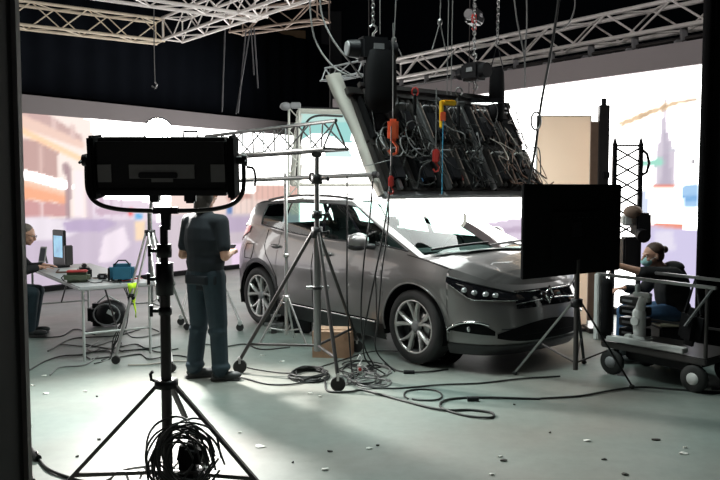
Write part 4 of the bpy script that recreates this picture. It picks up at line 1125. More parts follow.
# ---- central wind-up stand carrying the short truss
c0 = at(317, 240, 7.02); c0.z = 0
ws_ = thing('wind_up_stand', 'tall dark wheeled tripod stand in front of the car doors', 'light stand', c0)
MB().cyl((0, 0, .22), (0, 0, 1.30), .034).build('pole', STEEL, ws_)
MB().cyl((0, 0, 1.25), (0, 0, 1.98), .024).build('riser', STEEL, ws_)
for z, r, h in ((1.30, .05, .10), (1.46, .048, .07), (1.78, .05, .09), (.80, .045, .03)):
    q = MB(); q.lathe([(0.02, -h/2), (r, -h/2), (r, h/2), (.02, h/2)], (0, 0, z)); c_ = q.build('collar', BLACK, ws_)
    q = MB(); q.cyl((r*.8, 0, z), (r+.05, 0, z), .010); q.ball((r+.05, 0, z), (.03, .03, .045)); q.build('lock_knob', BLACK if z > 1 else STEEL, c_)
q = MB(); q.cyl((-.10, 0, .80), (.05, 0, .80), .018); q.build('crank_handle', STEEL, ws_)
for f in (at_h(240, 373, 0), at_h(338, 391, 0), at_h(357, 352, 0)):
    f = f-c0; d_ = f.normalized()
    l_ = MB().tube([d_*.04+Vector((0, 0, 1.30)), f+Vector((0, 0, .12))], .017, 8).build('leg', DSTEEL, ws_)
    MB().cyl(f+Vector((0, -.02, .062)), f+Vector((0, .02, .062)), .062, seg=24).build('caster', RUBBER, l_)
    MB().box(f+Vector((0, 0, .115)), (.04, .05, .07), bev=.01).build('caster_fork', ALU, l_)
    MB().tube([Vector((0, 0, .27)), f*.86+Vector((0, 0, .27))], .013, 8).build('brace', DSTEEL, ws_)
MB().box((0, 0, 2.0), (.09, .07, .05), bev=.01).build('head_clamp', DSTEEL, ws_)
tt = truss('short aluminium truss held up by the tall dark wheeled stand', (-1.72, 8.75, 2.13), (-.21, 6.92, 2.15), 0.26, 0.20, mat('truss_grey', (.10, .10, .10), .5, .1), .017, .008, tri=True)
p0, p1 = at(238, 180.5, 7.9), at(378, 174.5, 6.95)
t = thing('boom_pipe', 'long grey horizontal pipe clamped below the short truss', 'pipe', p0)
MB().tube([(0, 0, 0), p1-p0], .022, 10).build('tube', STEEL, t)
MB().box((p1-p0)*.57, (.08, .09, .09), bev=.01).build('clamp', DSTEEL, t)
MB().cyl((p1-p0)*.97, (p1-p0)*1.0, .03).build('end_cap', BLACK, t)
# thin silver stand
c0 = at(286, 240, 8.35); c0.z = 0
s3 = thing('thin_stand', 'thin silver stand with low splayed legs near the rear wheel', 'light stand', c0)
MB().cyl((0, 0, .12), (0, 0, 1.86), .019).build('pole', ALU, s3)
MB().lathe([(.018, -.03), (.035, -.03), (.035, .03), (.018, .03)], (0, 0, .52)).build('collar', ALU, s3)
MB().lathe([(.018, -.02), (.03, -.02), (.03, .02), (.018, .02)], (0, 0, .98)).build('joint', ALU, s3)
for a in (200, 320, 80):
    a = math.radians(a); f = Vector((math.cos(a), math.sin(a), 0))*.30
    MB().tube([f*.1+Vector((0, 0, .52)), f+Vector((0, 0, .03))], .012, 8).build('leg', ALU, s3)
    MB().tube([Vector((0, 0, .16)), f*.62+Vector((0, 0, .20))], .008, 6).build('brace', ALU, s3)
t = thing('rubble_bag', 'dark lumpy bag lying by the thin stand near the rear wheel', 'bag', at_h(274, 333, 0))
q = MB(); q.box((0, 0, .10), (.22, .20, .20), bev=.08); q.box((.02, 0, .21), (.12, .12, .10), bev=.04); q.build('sack', mat('grey_bag', (.10, .10, .10), .8), t)
MB().tube([(-.05, 0, .2), (-.03, 0, .29), (.05, 0, .29), (.07, 0, .2)], .008, 6).build('strap', BLACK, t)
t = thing('case', 'small black case standing under the thin silver stand', 'case', at_h(300, 334, 0)+Vector((0.02, .1, 0)))
MB().box((0, 0, .11), (.22, .12, .22), bev=.02).build('shell', BLACK, t); MB().tube([(-.04, 0, .22), (-.04, 0, .25), (.04, 0, .25), (.04, 0, .22)], .007, 6).build('handle', DSTEEL, t)

# cardboard box
cb = thing('cardboard_box', 'brown cardboard box on the floor beside the tall dark stand', 'box', at_h(333, 358, 0)+Vector((0, .14, 0)), -.12)
q = MB()
for c_, d_ in (((0, -.14, .13), (.38, .006, .26)), ((0, .14, .13), (.38, .006, .26)), ((-.19, 0, .13), (.006, .28, .26)), ((.19, 0, .13), (.006, .28, .26)), ((0, 0, .004), (.38, .28, .006))): q.box(c_, d_)
q.build('carton', CARD, cb)
for sy, a in ((-1, -.12), (1, .10)):
    q = MB(); q.box((0, sy*.072, .262+.004*sy), (.385, .145, .005), Matrix.Rotation(sy*.05, 3, 'X')); q.build('flap', mat('cardboard_light', (.55, .36, .25), .8), cb)
MB().box((0, -.1445, .17), (.05, .003, .18)).build('tape', mat('tape', (.35, .22, .14), .4), cb)
t = thing('stand_wheel_clamp', 'small white gadget hanging on the front of the cardboard box', 'gadget', at(360, 341, 7.0)+Vector((0, 0, -.04)))
q = MB(); q.box((0, 0, 0), (.05, .05, .10), bev=.015); q.tube([(0, 0, .05), (.02, 0, .09), (0, 0, .13), (-.02, 0, .09)], .006, 5); q.build('body', LGREY, t); MB().cyl((0, -.03, 0), (0, -.035, 0), .015).build('button', RED, t)
t.location.z = .06

# ---- monitor on stand, right
mc = at(578, 232, 6.62)
ms = thing('monitor_stand', 'black tripod stand under the large dark monitor', 'monitor stand', (mc.x, mc.y, 0))
MB().cyl((0, 0, .14), (0, 0, 1.10), .022).build('pole', DSTEEL, ms); MB().cyl((0, 0, 1.05), (0, .03, 1.45), .018).build('riser', BLACK, ms)
MB().lathe([(.02, -.035), (.05, -.035), (.05, .035), (.02, .035)], (0, 0, .72)).build('hub', BLACK, ms)
for f in (at_h(515, 375, 0), at_h(632, 389, 0), at_h(584, 364, 0)):
    f = f-Vector((mc.x, mc.y, 0)); l_ = MB().bar(f.normalized()*.04+Vector((0, 0, .72)), f+Vector((0, 0, .025)), .026, .016, .003).build('leg', BLACK if f.x > 0 else STEEL, ms)
    MB().ball(f+Vector((0, 0, .02)), (.05, .05, .04)).build('foot', RUBBER, l_)
    MB().bar(Vector((0, 0, .20)), f*.55+Vector((0, 0, .32)), .016, .012).build('brace', DSTEEL, ms)
mw, mh = 1.27, .765
mn = thing('large_monitor', 'large dark monitor seen from behind, hiding part of the bonnet', 'monitor', at(573.5, 229.5, 6.6), .20)
mn.rotation_euler = (0, 0, .63)
MB().box((0, 0.0, 0), (mw, .035, mh), bev=.008).build('rear_shell', MATTE, mn)
MB().box((0, -.024, -.05), (.62, .014, .42), bev=.006).build('electronics_housing', MATTE, mn)
MB().box((0, -.034, 0), (.12, .012, .12), bev=.004).build('mount_plate', BLACK, mn)
q = MB(); q.add([(-mw/2+.02, .019, -mh/2+.02), (mw/2-.02, .019, -mh/2+.02), (mw/2-.02, .019, mh/2-.02), (-mw/2+.02, .019, mh/2-.02)], [(0, 3, 2, 1)]); q.build('display', GLOSSB, mn)
for k in range(10): MB().box((-.25+k*.055, -.031, .10), (.03, .004, .008)).build('vent_slot', BLACK, mn)

# ---- cream board and dark column
BOARD = bpy.data.materials.new('cream_board'); BOARD.use_nodes = True
nt = BOARD.node_tree; _b = nt.nodes['Principled BSDF']; _b.inputs['Roughness'].default_value = .8
_n = nt.nodes.new('ShaderNodeTexNoise'); _n.inputs['Scale'].default_value = 1.5; _r = nt.nodes.new('ShaderNodeValToRGB'); _r.color_ramp.elements[0].color = (.80, .70, .60, 1); _r.color_ramp.elements[1].color = (.84, .75, .65, 1)
_t = nt.nodes.new('ShaderNodeBsdfTranslucent'); _mx = nt.nodes.new('ShaderNodeMixShader'); _mx.inputs[0].default_value = .5
nt.links.new(_n.outputs['Fac'], _r.inputs[0]); nt.links.new(_r.outputs[0], _b.inputs['Base Color']); nt.links.new(_r.outputs[0], _t.inputs[0])
nt.links.new(_b.outputs[0], _mx.inputs[1]); nt.links.new(_t.outputs[0], _mx.inputs[2]); nt.links.new(_mx.outputs[0], nt.nodes['Material Output'].inputs[0])
bt = at(537, 116, 9.35); br = at(591, 114, 9.35); bw = br.x-bt.x
bd = thing('bounce_board', 'cream diffusion board standing upright behind the large monitor', 'bounce board', ((bt.x+br.x)/2, 9.35, 0))
MB().box((0, 0, bt.z/2+.02), (bw, .006, bt.z-.04)).build('sheet', BOARD, bd)
for sx in (-1, 1): MB().box((sx*bw/2, 0, bt.z/2), (.015, .03, bt.z)).build('frame_side', LGREY if sx < 0 else WHITE, bd)
MB().box((0, 0, bt.z), (bw, .03, .012)).build('frame_top', LGREY, bd)
MB().box((0, .0, .02), (bw+.1, .40, .04), bev=.01).build('foot', DSTEEL, bd)
ct = at(604, 101, 9.2)
cc = thing('scaffold_column', 'dark slim column between the cream board and lattice mast', 'column', (ct.x, 9.2, 0))
MB().box((0, 0, ct.z/2), (.12, .085, ct.z-.1), bev=.006).build('post', DSTEEL, cc)
MB().box((-.10, .01, 1.30), (.09, .03, 2.35), bev=.004).build('side_batten', mat('brown_batten', (.22, .14, .10), .7), cc)
MB().cyl((0, 0, ct.z-.05), (0, 0, ct.z+.03), .03).build('cap', BLACK, cc); MB().box((0, 0, .03), (.35, .35, .06), bev=.01).build('base', DSTEEL, cc)
MB().box((.02, -.05, 1.85), (.09, .06, .08), bev=.01).build('clamp', BLACK, cc)
# lattice mast
m0, m1 = at(615, 143, 8.6), at(641, 143, 8.6); mwid = m1.x-m0.x
lm = thing('lattice_mast', 'short black lattice mast with looped cable against the bright screen', 'mast', ((m0.x+m1.x)/2, 8.6, 0))
for sx in (-1, 1):
    MB().box((sx*mwid/2, 0, (m0.z+.1)/2), (.045, .05, m0.z-.1), bev=.006).build('upright', BLACK, lm)
    MB().lathe([(.022, 0), (.016, .03), (.001, .07)], (sx*mwid/2, 0, m0.z), seg=12).build('tip', BLACK, lm)
q = MB(); zb = 1.0; nb_ = 7
for k in range(nb_):
    za, zc_ = m0.z-.05-(m0.z-.05-zb)*k/nb_, m0.z-.05-(m0.z-.05-zb)*(k+1)/nb_
    q.tube([(-mwid/2, 0, za), (mwid/2, 0, zc_)], .011, 5); q.tube([(mwid/2, 0, za), (-mwid/2, 0, zc_)], .011, 5)
q.tube([(-mwid/2, 0, m0.z-.03), (mwid/2, 0, m0.z-.03)], .012, 6); q.build('lattice', BLACK, lm)
MB().box((0, 0, .05), (.5, .45, .10), bev=.02).build('base', DSTEEL, lm)
q = MB(); q.tube([(mwid/2+.0, 0, m0.z-.06), (mwid/2+.07, 0, m0.z-.12), (mwid/2+.095, 0, m0.z-.22), (mwid/2+.07, 0, m0.z-.32), (mwid/2, 0, m0.z-.36)], .016, 7); q.build('cable_loop', BLACK, lm)
hc = at(637, 222, 8.3)
ch_ = thing('film_camera', 'dark camera head with grey parts mounted low on the lattice mast', 'camera', hc)
MB().box((.04, 0, -.02), (.15, .22, .24), bev=.02).build('body', BLACK, ch_)
MB().box((-.07, .02, -.33), (.17, .16, .34), bev=.02).build('control_unit', BLACK, ch_)
MB().box((-.11, 0, .02), (.10, .12, .12), bev=.02).build('motor', LGREY, ch_)
MB().ball((-.06, -.04, .11), (.20, .16, .14)).build('cover', mat('tan_cover', (.25, .17, .13), .7), ch_)
MB().cyl((0, -.1, -.12), (0, -.22, -.14), .06, .07).build('lens', BLACK, ch_)
MB().cyl((0, .12, 0), (0, .30, .0), .03).build('mount', DSTEEL, ch_)

# ---- equipment cart
CA, CB = at_h(612, 374, 0), at_h(694, 392, 0); ce = (CB-CA).normalized(); Lc = (CB-CA).length; cyaw = math.atan2(ce.y, ce.x)
ct_ = thing('equipment_cart', 'dark four wheeled equipment cart with raised rail at the right', 'cart', CA, cyaw)
for x in (0.0, Lc):
    for y in (0.0, .55):
        w_ = MB().lathe([(.05, -.035), (.10, -.035), (.115, -.02), (.115, .02), (.10, .035), (.05, .035)], (x, y, .115), Matrix.Rotation(PI/2, 3, 'X'), 24).build('wheel', RUBBER, ct_)
        MB().lathe([(.001, -.038), (.052, -.038), (.056, 0), (.052, .038), (.001, .038)], (x, y, .115), Matrix.Rotation(PI/2, 3, 'X'), 20).build('wheel_hub', WHITE if x > 0 else GREY, w_)
        MB().box((x, y+.06, .16), (.05, .03, .20), bev=.008).build('fork', LGREY if x > 0 else DSTEEL, w_)
MB().box((Lc/2, .27, .27), (Lc+.22, .60, .06), bev=.01).build('deck', DSTEEL, ct_)
MB().box((Lc/2-.06, -.01, .335), (Lc*.95, .09, .045), bev=.006).build('side_rail', LGREY, ct_)
MB().box((Lc/2, .30, .19), (Lc*.8, .45, .09), bev=.02).build('battery_box', BLACK, ct_)
for x in (-.12, Lc+.08):
    for y in (0.02, .55): MB().cyl((x, y, .28), (x, y, .89), .016).build('post', DSTEEL, ct_)
for y in (0.02, .55): MB().bar((-.20, y, .905), (Lc+.16, y, .885), .035, .028, .006).build('top_rail', STEEL, ct_)
MB().box((-.17, .02, .60), (.05, .10, .62), bev=.008).build('end_plate', WHITE, ct_)
for z in (.45,): MB().bar((-.12, .55, z), (Lc+.08, .55, z), .02, .02).build('rear_bar', DSTEEL, ct_)
rt = Matrix.Rotation(cyaw, 4, 'Z'); rt.translation = CA
def CP(x, y, z): return rt @ Vector((x, y, z))
gm = thing('gimbal_head', 'white jointed motion head standing on the cart deck', 'gimbal', CP(.17, .16, .30), cyaw)
q = MB(); q.box((0, 0, .03), (.20, .14, .06), bev=.015); q.build('base', LGREY, gm)
q = MB(); q.capsule((0, 0, .08), (-.01, 0, .26), .055, .062); q.capsule((-.01, 0, .26), (.02, 0, .40), .05, .035); q.build('arm', WHITE, gm)
q = MB(); q.cyl((-.01, -.055, .20), (-.01, -.075, .20), .045, .04, 20); q.build('joint_cap', WHITE, gm)
q = MB(); q.box((.02, 0, .44), (.17, .06, .04), bev=.008); q.box((-.03, 0, .48), (.03, .05, .10), bev=.006); q.box((.07, 0, .40), (.04, .05, .05), bev=.006); q.build('cradle', LGREY, gm)
q = MB(); q.cyl((-.06, -.06, .05), (-.06, -.11, .05), .03); q.build('foot_knob', LGREY, gm)
for x, z0, z1, lb in ((-.06, .32, .88, 'long black tube bag hanging at the left end of the cart'),):
    t = thing('tube_bag', lb, 'bag', CP(x, -.02, z0), cyaw); MB().lathe([(.001, 0), (.045, .01), (.05, .1), (.05, .5), (.04, .55), (.001, .56)], seg=18).build('sleeve', MATTE, t); MB().tube([(0, 0, .54), (0.02, 0, .60), (0, .02, .63)], .006, 5).build('cord', BLACK, t)
t = thing('shelf_gear', 'dark stacked electronic unit standing on the cart beside the white head', 'electronics', CP(.03, .30, .30), cyaw)
for k in range(4):
    MB().box((0, 0, .06+k*.10), (.22, .20, .08), bev=.008).build('unit', (BLACK, DSTEEL)[k % 2], t); MB().box((-.02, -.103, .06+k*.10), (.10, .006, .02)).build('faceplate', GREY, t)
t = thing('black_sack', 'black sack hanging from the right end of the cart rail', 'bag', CP(Lc-.05, .02, .38), cyaw)
MB().box((0, 0, .16), (.20, .15, .32), Matrix.Rotation(.15, 3, 'Y'), .06).build('sack', MATTE, t); MB().tube([(-.06, 0, .28), (.02, 0, .56), (.08, 0, .28)], .014, 6).build('strap', BLACK, t)
MB().bar((.0, -.1, .18), (.22, -.1, .5), .035, .01).build('belt', GREY, t)
# dark machinery at far right
t = thing('generator_case', 'dark machine with cables and levers at the right edge', 'machine', at_h(780, 385, 0), -.3)
MB().box((0, .1, .40), (.62, .5, .50), bev=.03).build('body', MATTE, t)
for k in range(4): MB().box((-.22+.13*k, -.16, .52), (.06, .02, .10), bev=.004).build('socket', (GREY, DSTEEL, RED, GREY)[k], t)
MB().box((0, .1, .72), (.5, .4, .14), bev=.03).build('lid', BLACK, t)
for k in range(3): MB().tube([(-.25+.1*k, -.10, .7), (-.28+.1*k, -.14, .85), (-.2+.1*k, -.10, .95)], .012, 6).build('lever', (STEEL, BLACK, STEEL)[k], t)
for sx in (-.24, .24): MB().cyl((sx, -.12, .08), (sx, -.16, .08), .08).build('wheel', RUBBER, t)
MB().box((0, .1, .13), (.5, .4, .08)).build('chassis', DSTEEL, t)
for k in range(5):
    p = at_h(724+4*k, 384, 0)+Vector((0, -.1, 0)); q = [p+Vector((0, 0, .95-.1*k)), p+Vector((-.12, -.08, .6)), p+Vector((.0, -.1, .35)), p+Vector((-.1+.05*k, -.12, .05)), p+Vector((-.2, -.1, .01))]
    cable(q, .010, CABLE, 'black cable dangling off the machine at the right edge', 'cables dangling at the right edge')
# ================================================================== PEOPLE
def fuse(mb, name, m, parent, vox=0.009, smooth=5):
    me = mb.mesh(name+'_src'); o = bpy.data.objects.new(name, me); COL.objects.link(o)
    r = o.modifiers.new('r', 'REMESH'); r.mode = 'VOXEL'; r.voxel_size = vox; r.use_smooth_shade = True
    if smooth: s = o.modifiers.new('s', 'SMOOTH'); s.factor = 0.5; s.iterations = smooth
    dg = bpy.context.evaluated_depsgraph_get(); dg.update()
    me2 = bpy.data.meshes.new_from_object(o.evaluated_get(dg)); me2.name = name
    bpy.data.objects.remove(o); bpy.data.meshes.remove(me)
    me2.materials.clear(); me2.materials.append(m)
    o2 = bpy.data.objects.new(name, me2); COL.objects.link(o2); o2.parent = parent; return o2
def hand(q, wrist, d, palmn, size=1.0, curl=0.5, thumb_side=1):
    d = Vector(d).normalized(); n = Vector(palmn); n = (n-d*n.dot(d)).normalized(); sd = d.cross(n)*thumb_side
    w = Vector(wrist); R = Matrix((sd, d, n)).transposed()
    q.ball(w+d*.048*size, (.082*size, .105*size, .032*size), R)
    for k, (x, L) in enumerate(((.030, .068), (.010, .076), (-.010, .070), (-.029, .055))):
        p = w+d*.088*size+sd*x*size; a = 0.0; r = .0088*size
        for j, f in enumerate((.42, .33, .25)):
            a += curl*(.6, .9, .6)[j]; e = p+(d*math.cos(a)+n*math.sin(a))*L*f*size*1.15; q.capsule(p, e, r, r*.92, 8); p = e; r *= .93
    p = w+d*.03*size+sd*.034*size; a = p+(d*.6+sd*.75+n*.25).normalized()*.040*size; b = a+(d*.95+sd*.1+n*.35).normalized()*.030*size
    q.capsule(p, a, .0125*size, .0105*size, 8); q.capsule(a, b, .0105*size, .009*size, 8)
def head(q, c, fwd, up, s=1.0):
    f = Vector(fwd).normalized(); u = Vector(up); u = (u-f*u.dot(f)).normalized(); r = f.cross(u); R = Matrix((r, f, u)).transposed(); c = Vector(c)
    L = lambda x, y, z: c+r*x*s+f*y*s+u*z*s
    q.ball(L(0, -.012, .025), (.152*s, .190*s, .175*s), R); q.ball(L(0, .025, -.045), (.118*s, .130*s, .135*s), R); q.ball(L(0, .062, -.088), (.058*s, .05*s, .04*s), R)
    q.capsule(L(0, .083, .018), L(0, .108, -.022), .010*s, .016*s, 8)
    for x in (-1, 1):
        q.ball(L(x*.077, -.010, -.010), (.022*s, .036*s, .062*s), R); q.ball(L(x*.040, .070, -.028), (.045*s, .04*s, .04*s), R); q.ball(L(x*.033, .080, .028), (.05*s, .02*s, .012*s), R)
    q.ball(L(0, .090, -.052), (.045*s, .02*s, .012*s), R); q.ball(L(0, .088, -.062), (.038*s, .02*s, .012*s), R)
    return L, R
def eyes(L, R, parent, s=1.0):
    for x in (-1, 1):
        e = MB().ball(L(x*.032, .078, .008), (.026*s, .016*s, .014*s), R).build('eye', WHITE, parent)
        MB().ball(L(x*.032, .086, .008), (.010*s, .004*s, .010*s), R).build('pupil', BLACK, e)
def shoe(mbu, mbs, ankle, d, L=.27):
    a = Vector(ankle); d = Vector((d[0], d[1], 0)).normalized(); x = Vector((d.y, -d.x, 0)); R = Matrix((x, d, Vector((0, 0, 1)))).transposed(); g_ = Vector((a.x, a.y, 0))
    mbu.capsule(g_+Vector((0, 0, .10)), g_+Vector((0, 0, .065)), .047, .05); mbu.ball(g_+d*.0+Vector((0, 0, .05)), (.085, .15, .085), R); mbu.ball(g_+d*.10+Vector((0, 0, .048)), (.098, .18, .068), R)
    mbs.box(g_+d*.045+Vector((0, 0, .014)), (.088, L, .026), R, .012)
NAVY = mat('navy_shirt', (.008, .012, .018), .85, 0, .25, 9); JEAN = mat('jeans', (.014, .030, .042), .8, 0, .3, 14)
DJEAN = mat('blue_jeans', (.05, .12, .24), .8, 0, .3, 14); HOOD = mat('black_hoodie', (.012, .012, .014), .9, 0, .3, 9); SHOE = mat('dark_shoe', (.035, .04, .042), .6); SOLE = mat('shoe_sole', (.10, .10, .10), .6)

# ---- standing person, back three quarters to the camera
base = at_h(207, 379, 0)
ps = thing('person', 'standing person in dark navy t-shirt and jeans, back to the camera', 'person', base, math.radians(-34))
q = MB()
Lh_, Rh_ = head(q, (0, .05, 1.655), (-.6, 1, -.22), (0, .1, 1))
q.capsule((0, -.01, 1.44), (0, .03, 1.58), .062, .056)
q.ball((0, -.01, 1.25), (.33, .21, .48)); q.ball((0, 0, 1.02), (.30, .20, .26)); q.capsule((-.16, 0, 1.41), (.16, 0, 1.41), .055, .055)
sh = [(-.195, 0, 1.405), (.195, 0, 1.405)]; el = [(-.265, -.02, 1.10), (.265, -.03, 1.11)]; wr = [(-.13, .20, 1.12), (.13, .20, 1.13)]
for i in (0, 1):
    q.capsule(sh[i], el[i], .050, .040); q.capsule(el[i], wr[i], .040, .028)
    hand(q, wr[i], (.55*(1 if i == 0 else -1), .8, .12), (0, .3, -.9) if i else (0, .3, -.9), .95, .55, -1 if i == 0 else 1)
hp_ = [(-.095, 0, .93), (.095, 0, .93)]; kn = [(-.125, .035, .50), (.115, .03, .50)]; an = [(-.135, -.02, .09), (.135, .03, .09)]
for i in (0, 1): q.capsule(hp_[i], kn[i], .075, .052); q.capsule(kn[i], an[i], .05, .036)
bd_ = fuse(q, 'body', SKIN, ps, .0085, 4)
eyes(Lh_, Rh_, bd_)
q = MB(); q.ball((0, -.01, 1.25), (.43, .275, .54)); q.ball((0, 0, 1.05), (.40, .28, .36)); q.capsule((-.155, -.005, 1.40), (.155, -.005, 1.40), .080, .080); q.capsule((0, -.01, 1.42), (0, 0, 1.48), .09, .07)
q.box((0, 0, .90), (.37, .27, .20), bev=.06)
for i in (0, 1):
    e = Vector(sh[i]).lerp(Vector(el[i]), .72); q.capsule(sh[i], e, .070, .060)
fuse(q, 't_shirt', NAVY, ps, .010, 6)
q = MB(); q.ball((0, .0, .95), (.35, .26, .26))
for i in (0, 1): q.capsule(hp_[i], kn[i], .108, .085); q.capsule(kn[i], Vector(an[i])+Vector((0, .0, .01)), .080, .074); q.ball(Vector(an[i])+Vector((.01, 0, .03)), (.17, .18, .10)); q.ball(Vector(kn[i])+Vector((0, -.01, -.06)), (.175, .175, .10))
fuse(q, 'jeans', JEAN, ps, .010, 4)
q = MB(); q.ball((0, .028, 1.70), (.19, .22, .175)); q.ball((0, -.015, 1.635), (.19, .16, .22)); q.capsule((0, -.03, 1.60), (0, -.04, 1.53), .075, .07); fuse(q, 'hair', HAIR, ps, .009, 2)
for i, dd in ((0, (.7, .8)), (1, (.9, .7))):
    u_, s_ = MB(), MB(); shoe(u_, s_, an[i], dd); so = fuse(u_, 'shoe', SHOE, ps, .008, 2); s_.build('sole', SOLE, so)
ph = thing('phone', 'dark phone held in the standing person\'s hands', 'phone', ps.matrix_basis @ Vector((0, .30, 1.10)), math.radians(-34)); 
ph.location = base + Matrix.Rotation(math.radians(-34), 3, 'Z') @ Vector((0, .31, 1.125)); ph.rotation_euler = (-.7, 0, math.radians(-34))
MB().box((0, 0, 0), (.075, .008, .15), bev=.004).build('case', BLACK, ph); MB().box((0, -.0045, 0), (.068, .001, .14)).build('glass', GLOSSB, ph)

# ---- seated person at the cart, facing left, masked
base = Vector((3.06, 7.60, 0))
pr = thing('person', 'seated person in black hoodie with face mask and hair bun, arm on the cart rail', 'person', base, math.radians(90))
# local: +y faces screen left, -x is towards the camera
q = MB(); hc_ = Vector((-.02, .21, 1.04))
Lr, Rr = head(q, hc_, (-.18, 1, -.12), (0, .05, 1))
q.capsule((0, .05, .86), (-.01, .15, .96), .058, .052); q.ball((0, 0, .70), (.30, .24, .46)); q.ball((0, -.05, .50), (.32, .24, .22)); q.capsule((-.15, .04, .87), (.15, .04, .87), .05, .05)
shr = [(-.175, .06, .87), (.175, .06, .87)]; elr = [(-.24, .37, .90), (.24, .20, .66)]; wrr = [(-.22, .64, .975), (.14, .42, .70)]
for i in (0, 1):
    q.capsule(shr[i], elr[i], .048, .040); q.capsule(elr[i], wrr[i], .040, .028)
hand(q, wrr[0], (.05, 1, .0), (0, 0, -1), .95, .25, 1); hand(q, wrr[1], (-.3, 1, 0), (0, 0, -1), .95, .5, -1)
knr = [(-.13, .40, .47), (.13, .42, .47)]; anr = [(-.13, .36, .09), (.14, .44, .09)]
for i in (0, 1): q.capsule(((-.09, .09)[i], 0, .50), knr[i], .075, .052); q.capsule(knr[i], anr[i], .05, .036)
br_ = fuse(q, 'body', SKIN, pr, .0085, 4); eyes(Lr, Rr, br_)
q = MB(); q.ball((0, 0, .70), (.40, .33, .54)); q.ball((0, -.03, .53), (.38, .30, .22)); q.capsule((-.15, .04, .86), (.15, .04, .86), .080, .080); q.ball((0, -.01, .93), (.24, .20, .12))
q.capsule(shr[0], Vector(shr[0]).lerp(Vector(elr[0]), 1.0), .078, .062)
q.capsule(shr[1], elr[1], .078, .062); q.capsule(elr[1], Vector(elr[1]).lerp(Vector(wrr[1]), .85), .06, .045)
fuse(q, 'hoodie', HOOD, pr, .010, 5)
q = MB(); q.ball((0, -.02, .50), (.36, .28, .22))
for i in (0, 1): q.capsule(((-.09, .09)[i], 0, .50), knr[i], .095, .075); q.capsule(knr[i], Vector(anr[i])+Vector((0, 0, .02)), .072, .055)
fuse(q, 'jeans', DJEAN, pr, .010, 4)
q = MB(); q.ball(Lr(0, -.035, .055), (.172, .185, .155), Rr); q.ball(Lr(0, -.055, .0), (.155, .13, .15), Rr); q.ball(Lr(.0, -.135, .045), (.075, .075, .075), Rr); fuse(q, 'hair', HAIRB, pr, .008, 2)
q = MB(); q.ball(Lr(0, .055, -.048), (.120, .135, .100), Rr); mk = fuse(q, 'face_mask', mat('mask_blue', (.36, .66, .68), .8, 0, .05), pr, .008, 2)
for x in (-1, 1): MB().tube([Lr(x*.058, .06, -.03), Lr(x*.078, .02, -.01), Lr(x*.084, -.008, -.0)], .002, 4).build('ear_loop', WHITE, mk)
for i in (0, 1):
    u_, s_ = MB(), MB(); shoe(u_, s_, anr[i], (0, 1)); so = fuse(u_, 'shoe', SHOE, pr, .008, 2); s_.build('sole', SOLE, so)
t = thing('flight_case_seat', 'beige topped case the masked person sits on', 'case', base+Vector((.03, 0, 0)))
MB().box((0, 0, .19), (.44, .44, .36), bev=.02).build('box', BLACK, t); MB().box((0, 0, .385), (.45, .45, .03), bev=.01).build('top', mat('beige_top', (.45, .40, .30), .7), t)
for sx in (-1, 1): MB().box((sx*.10, -.222, .2), (.05, .012, .06), bev=.004).build('latch', STEEL, t)

# ---- table
TC = at_h(79, 287.5, .745); tl = Vector((-.56, .83, 0)).normalized(); tp = Vector((.83, .56, 0)).normalized()
tb = thing('folding_table', 'long white folding table with equipment at the left', 'table', (TC.x, TC.y, 0), math.atan2(tp.y, tp.x))
# local x along the short end, y along the length
MB().box((.38, 1.22, .725), (.76, 2.44, .040), bev=.012).build('table_top', mat('table_white', (.42, .42, .43), .45, 0, .05), tb)
for y in (.28, 2.16):
    for x in (.05, .71): MB().cyl((x, y-.22*(1 if y < 1 else -1), .70), (x, y-.22*(1 if y < 1 else -1), .01), .014).build('leg', LGREY, tb)
    yy = y-.22*(1 if y < 1 else -1)
    MB().cyl((.05, yy, .28), (.71, yy, .28), .011).build('leg_stretcher', LGREY, tb)
    MB().tube([(.38, yy, .28), (.38, yy+.45*(1 if y < 1 else -1), .69)], .010, 6).build('fold_brace', DSTEEL, tb)
rtb = Matrix.Rotation(math.atan2(tp.y, tp.x), 4, 'Z'); rtb.translation = (TC.x, TC.y, 0)
def TB(x, y, z=.746): return rtb @ Vector((x, y, z))
mo = thing('field_monitor', 'small upright monitor glowing blue on the folding table', 'monitor', at_h(60, 267, .746), -.75)
MB().box((0, 0, .235), (.29, .035, .43), bev=.008).build('bezel', BLACK, mo)
PIC = mat('screen_picture', (.16, .34, .48), .3, 0, .7, 7, emit=1.2)
MB().box((0, -.019, .25), (.22, .002, .26)).build('picture', PIC, mo); MB().box((0, .0, .012), (.22, .16, .022), bev=.006).build('stand_base', BLACK, mo); MB().box((.16, .03, .15), (.05, .10, .24), bev=.01).build('side_battery', DSTEEL, mo)
tw = thing('tablet', 'grey tablet propped up left of the glowing monitor', 'tablet', at_h(43, 264, .746), -.3)
MB().box((0, 0, .12), (.10, .012, .20), Matrix.Rotation(-.25, 3, 'X'), .004).build('frame', LGREY, tw); MB().box((0, -.008, .12), (.075, .002, .16), Matrix.Rotation(-.25, 3, 'X')).build('screen', mat('tablet_dark', (.12, .13, .15), .3), tw); MB().bar((0, .02, .18), (0, .08, .004), .03, .006).build('prop', GREY, tw)
gc = thing('equipment_pouch', 'olive pouch with red top on the near corner of the table', 'pouch', TB(.09, .42), .25)
MB().box((0, 0, .055), (.25, .13, .105), bev=.03).build('pouch', mat('olive', (.10, .12, .08), .8), gc); MB().box((.0, 0, .115), (.20, .10, .02), bev=.008).build('lid', mat('red_cloth', (.50, .06, .06), .7), gc); MB().tube([(-.12, 0, .08), (-.15, -.02, .05), (-.12, -.03, .02)], .006, 5).build('strap', BLACK, gc)
bb = thing('blue_bag', 'blue and black soft bag at the right end of the table', 'bag', TB(.48, .20), .2)
